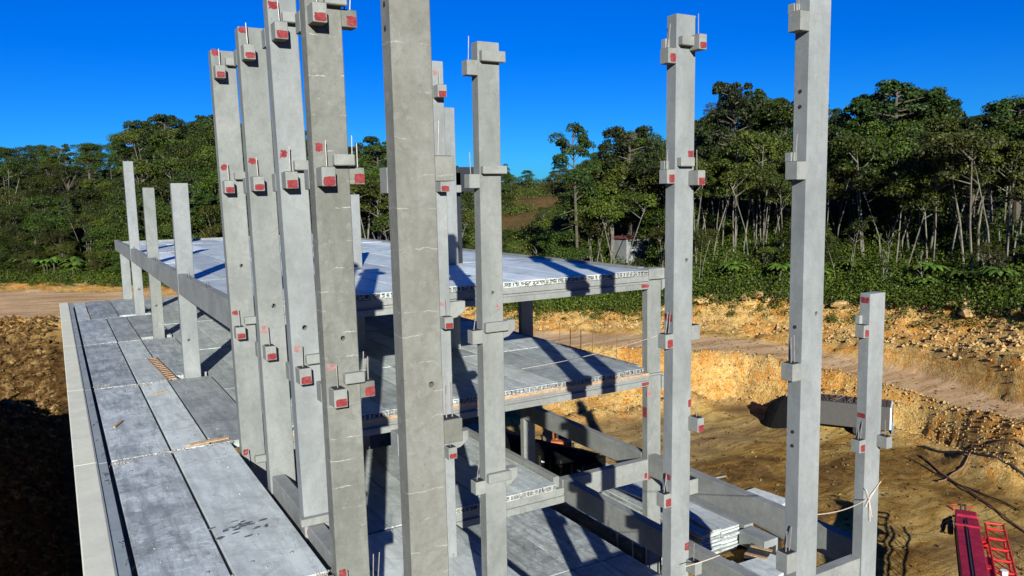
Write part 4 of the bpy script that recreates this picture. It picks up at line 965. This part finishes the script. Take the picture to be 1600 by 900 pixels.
P_ = {'round': [proto('round', s, 'leafA') for s in (1,2,3)]+[proto('round', 4, 'leafC')],
      'pole': [proto('pole', s, 'leafC') for s in (11,12,13)]+[proto('pole', 14, 'leafA')],
      'podo': [proto('podo', s, 'leafB', 'barkd') for s in (21,22,23)], 'lone': [proto('lone', 31, 'leafB', 'barkd')],
      'cone': [proto('cone', s, 'leafB', 'barkd') for s in (41,42)], 'bare': [proto('bare', s, 'leafC') for s in (51,52,53)],
      'fern': [proto('fern', s, 'leafD', 'barkd') for s in (61,62)]}
TN = {'round': ('broadleaf_tree', 'Round crowned broadleaf tree'), 'pole': ('slender_tree', 'Slender pale-stemmed tree'), 'podo': ('podocarp_tree', 'Dark tree with layered foliage'),
      'lone': ('podocarp_tree', 'Lone tall tree'), 'cone': ('conifer_tree', 'Dark pointed conifer'), 'bare': ('dead_tree', 'Bare pale dead tree'), 'fern': ('tree_fern', 'Tree fern with drooping bright fronds')}
rt = random.Random(77); NT_ = 0
def zone(az): return 'far left' if az < 5 else 'left' if az < 15 else 'behind the decks' if az < 30 else 'in the middle gap' if az < 37 else 'beyond the corner column' if az < 48 else 'between the two right columns' if az < 56 else 'far right'
def tree(kind, az, d, h, label=None, group=None, wide=1.0, sink=.0):
    a = math.radians(az); x, y = d*math.sin(a), d*math.cos(a); z = float(terrain(np.array([x]), np.array([y]))[0][0])
    nm, lb = TN[kind]; cm, tm = rt.choice(P_[kind]); s = h/(4.0 if kind == 'fern' else 10.0)
    t = empty(nm, (x, y, z-sink), label or lb+' at the forest edge, '+zone(az), 'tree', group or (lb+' group '+zone(az)).lower())
    t.rotation_euler = (rt.uniform(-.03,.03), rt.uniform(-.03,.03), rt.uniform(0, 6.28)); w = wide*rt.uniform(.85,1.15); t.scale = (s*w, s*w, s)
    c = bpy.data.objects.new('crown', cm); c.parent = t; COL.objects.link(c); k = bpy.data.objects.new('trunk', tm); k.parent = t; COL.objects.link(k)
    return z
SKX = [0,60,190,205,240,330,400,480,540,560,590,620,700,790,830,870,890,905,920,950,975,1000,1020,1060,1100,1150,1180,1210,1290,1310,1345,1400,1460,1490,1540,1575,1600,1700]
SKH = [100,104,98,118,136,138,130,122,84,86,100,70,60,52,44,46,62,64,66,70,104,100,78,96,118,160,166,146,140,108,140,168,140,108,118,140,142,140]
def xcol(az): return 800+1224.5*math.tan(math.radians(az-30.2))
def topz(az, d): x = xcol(az); return np.interp(x, SKX, SKH)/1224.5*d*math.cos(math.radians(az-30.2))
def base_d(az): return float(np.interp(az, BR, KD[:, 5]))
rows = [(4.5, 4.4, .42), (9, 3.7, .60), (15, 4.2, .76), (24, 5.2, .92), (36, 7.0, 1.0), (55, 8.5, 1.0), (80, 10, 1.0), (104, 8, 1.0), (122, 8, 1.0)]
WHERE = ['right at the forest edge', 'just behind the forest edge', 'low on the slope', 'low on the slope', 'halfway up the slope', 'halfway up the slope', 'high on the slope', 'near the skyline', 'on the skyline']
for ri, (off, sp, fr) in enumerate(rows):
    az = -6.0
    while az < 69:
        d = base_d(az)+off+rt.uniform(-2.2, 2.2); a2 = az+rt.uniform(-.3,.3)*sp/d*57
        x, y = d*math.sin(math.radians(a2)), d*math.cos(math.radians(a2)); z = float(terrain(np.array([x]), np.array([y]))[0][0])
        tz = topz(a2, d); avail = tz-z; xc = xcol(a2); left = a2 < 12; wh = WHERE[ri]; mid = 715 < xc < 900
        hmax = 23 if not left else (13 if xc < 200 else 22)
        if mid: hmax = 7.0 if off < 30 else 5.0 if off < 100 else 7.5
        h = min(avail, hmax)*(fr if not left else min(1, fr+.1))*rt.uniform(.8, 1.0)
        if left and xc < 200: h = min(h, rt.uniform(8,13))
        if not left and not mid and 8 < off < 30 and rt.random() < .4: h *= rt.uniform(.42, .65)
        if off < 6: h = rt.uniform(4.0, 6.5) if left else rt.uniform(5, 9)
        elif off < 26 and not left and not mid: h = min(avail*.93, rt.uniform(11.5, 18.5))
        if 38.0 < a2 < 39.7 and d < 118: h = min(h, 4.3)
        if h > 3.2 and not (mid and 30 < off < 100 and rt.random() < .3):
            r = rt.random()
            if mid or left: kind = 'round' if r < .68 else 'pole' if r < .82 else 'podo' if r < .92 else 'bare' if r < .96 else 'cone'
            elif off < 6: kind = 'pole' if r < .5 else 'round' if r < .8 else 'bare'
            elif off < 26: kind = 'pole' if r < .78 else 'round' if r < .88 else 'podo' if r < .92 else 'bare'
            else: kind = 'podo' if r < .42 else 'round' if r < .72 else 'cone' if r < .86 else 'pole'
            tree(kind, a2, d, h, TN[kind][1]+' '+wh+', '+zone(a2), ('trees '+wh+' '+zone(a2)), wide=1.35 if kind == 'round' and h < 12 else 1.0)
        az += (min(sp, 6.4) if az < 12 else sp)/d*57.3*rt.uniform(.85, 1.15)
def az_of(x): return 30.2+math.degrees(math.atan((x-800)/1224.5))
def top_h(x, ytop, d):
    az = az_of(x); a = math.radians(az); X, Y = d*math.sin(a), d*math.cos(a); z = float(terrain(np.array([X]), np.array([Y]))[0][0])
    hor = 323-.0202*x+ .0; return (hor-ytop)/1224.5*d*math.cos(math.radians(az-30.2))-z
for x, yt, d, kd, lb, w in ((905, 197, 108, 'lone', 'Lone tall thin tree with open clumps at its top, standing clear of the forest', .9), (985, 195, 118, 'podo', 'Dark dome topped tree just left of the column with brackets on three sides', .9),
    (1152, 130, 122, 'podo', 'Highest ragged topped tree, right of the column with brackets on three sides', .8), (1180, 136, 126, 'cone', 'Pointed conifer against the sky right of the highest ragged-topped tree', .9), (1230, 152, 124, 'round', 'Broad dark tree showing left of the big near right column', 1.1),
    (1395, 128, 120, 'podo', 'Huge umbrella-shaped dark tree above the roped column', 1.35), (1445, 140, 124, 'podo', 'Broad dark tree on the right shoulder of the huge umbrella-shaped tree', 1.1), (1350, 150, 122, 'podo', 'Dark tree on the left shoulder of the huge umbrella-shaped tree', 1.1),
    (1590, 152, 118, 'podo', 'Dark tree cut by the right edge of the photo', 1.1), (270, 181, 205, 'podo', 'Big layered tree on the skyline left of the close-set columns', 1.2), (232, 190, 205, 'podo', 'Rounded dark tree at the left end of the skyline clump', 1.0), (310, 182, 208, 'round', 'Tall broad tree on the skyline behind the first tall column', 1.1),
    (590, 213, 190, 'podo', 'Small dark skyline tree left of the widest column', 1.0), (1520, 182, 116, 'podo', 'Lower dark tree between the umbrella-shaped tree and the right edge', 1.1)):
    tree(kd, az_of(x), d, top_h(x, yt, d), lb, 'skyline trees', w)
for i in range(34):      # tree ferns along the forest edge
    az = rt.uniform(-4, 12) if i < 20 else rt.uniform(31, 65); tree('fern', az, base_d(az)+rt.uniform(1.2, 5), rt.uniform(2.6, 4.4))
# undergrowth: one dense mass of small leafy clumps over the forest floor and edge
def undergrowth(name, n, r0, r1, offs, azr, mat, seed, dens, size):
    rg = np.random.default_rng(seed); az = rg.uniform(*azr, n); d = np.interp(az, BR, KD[:, 5])+offs[0]+(offs[1]-offs[0])*rg.random(n)**1.4; a = np.radians(az)
    X, Y = d*np.sin(a), d*np.cos(a)
    keep = ~((np.abs(az-31.8) < 4.2) & (np.abs(d-172) < 50) & (vn(X/9, Y/9, 77) > .60))
    X, Y = X[keep], Y[keep]; n = len(X); h = terrain(X, Y)[0]; r = rg.uniform(r0, r1, n); Vs = []
    u = rg.normal(size=(n, dens, 3)); u /= np.linalg.norm(u, axis=2)[..., None]; u[..., 2] = np.abs(u[..., 2])
    P = u*r[:, None, None]*rg.uniform(.6, 1.15, (n, dens, 1))*np.array([1.15,1.15,1.0])+np.stack([X, Y, h+r*.15], 1)[:, None]
    nn = u*.7+rg.normal(size=u.shape)*.6+np.array([0,0,.3]); nn /= np.linalg.norm(nn, axis=2)[..., None]
    aa = np.cross(nn, rg.normal(size=u.shape)); aa /= np.linalg.norm(aa, axis=2)[..., None]; bb = np.cross(nn, aa); s = size*.72*rg.uniform(.6,1.3,(n,dens,1))
    V = np.stack([P-aa*s, P-bb*s*.55, P+aa*s*1.1, P+bb*s*.6], 2).reshape(-1, 3); F = np.arange(len(V)).reshape(-1, 4)
    o = np_mesh(name, V, F, M[mat]); o['kind'] = 'stuff'; o['label'] = 'Low leafy undergrowth covering the ground beneath and before the trees'; return o
undergrowth('undergrowth', 2600, .7, 2.1, (-.3, 28), (-6, 69), 'leafE', 5, 150, .17)
undergrowth('tall_undergrowth', 800, 1.5, 3.2, (3, 26), (37, 69), 'leafE', 15, 300, .20)
undergrowth('olive_undergrowth', 1300, .6, 1.7, (-1.0, 14), (-6, 69), 'leafC', 6, 80, .18)
undergrowth('hillside_scrub', 2400, .8, 2.2, (20, 150), (-6, 69), 'leafA', 7, 70, .30)
undergrowth('hillside_olive_scrub', 700, .9, 2.2, (8, 110), (27, 40), 'leafC', 8, 70, .25)
undergrowth('edge_dry_scrub', 700, .3, .8, (-2.6, 1.0), (-6, 69), 'leafC', 9, 50, .12)
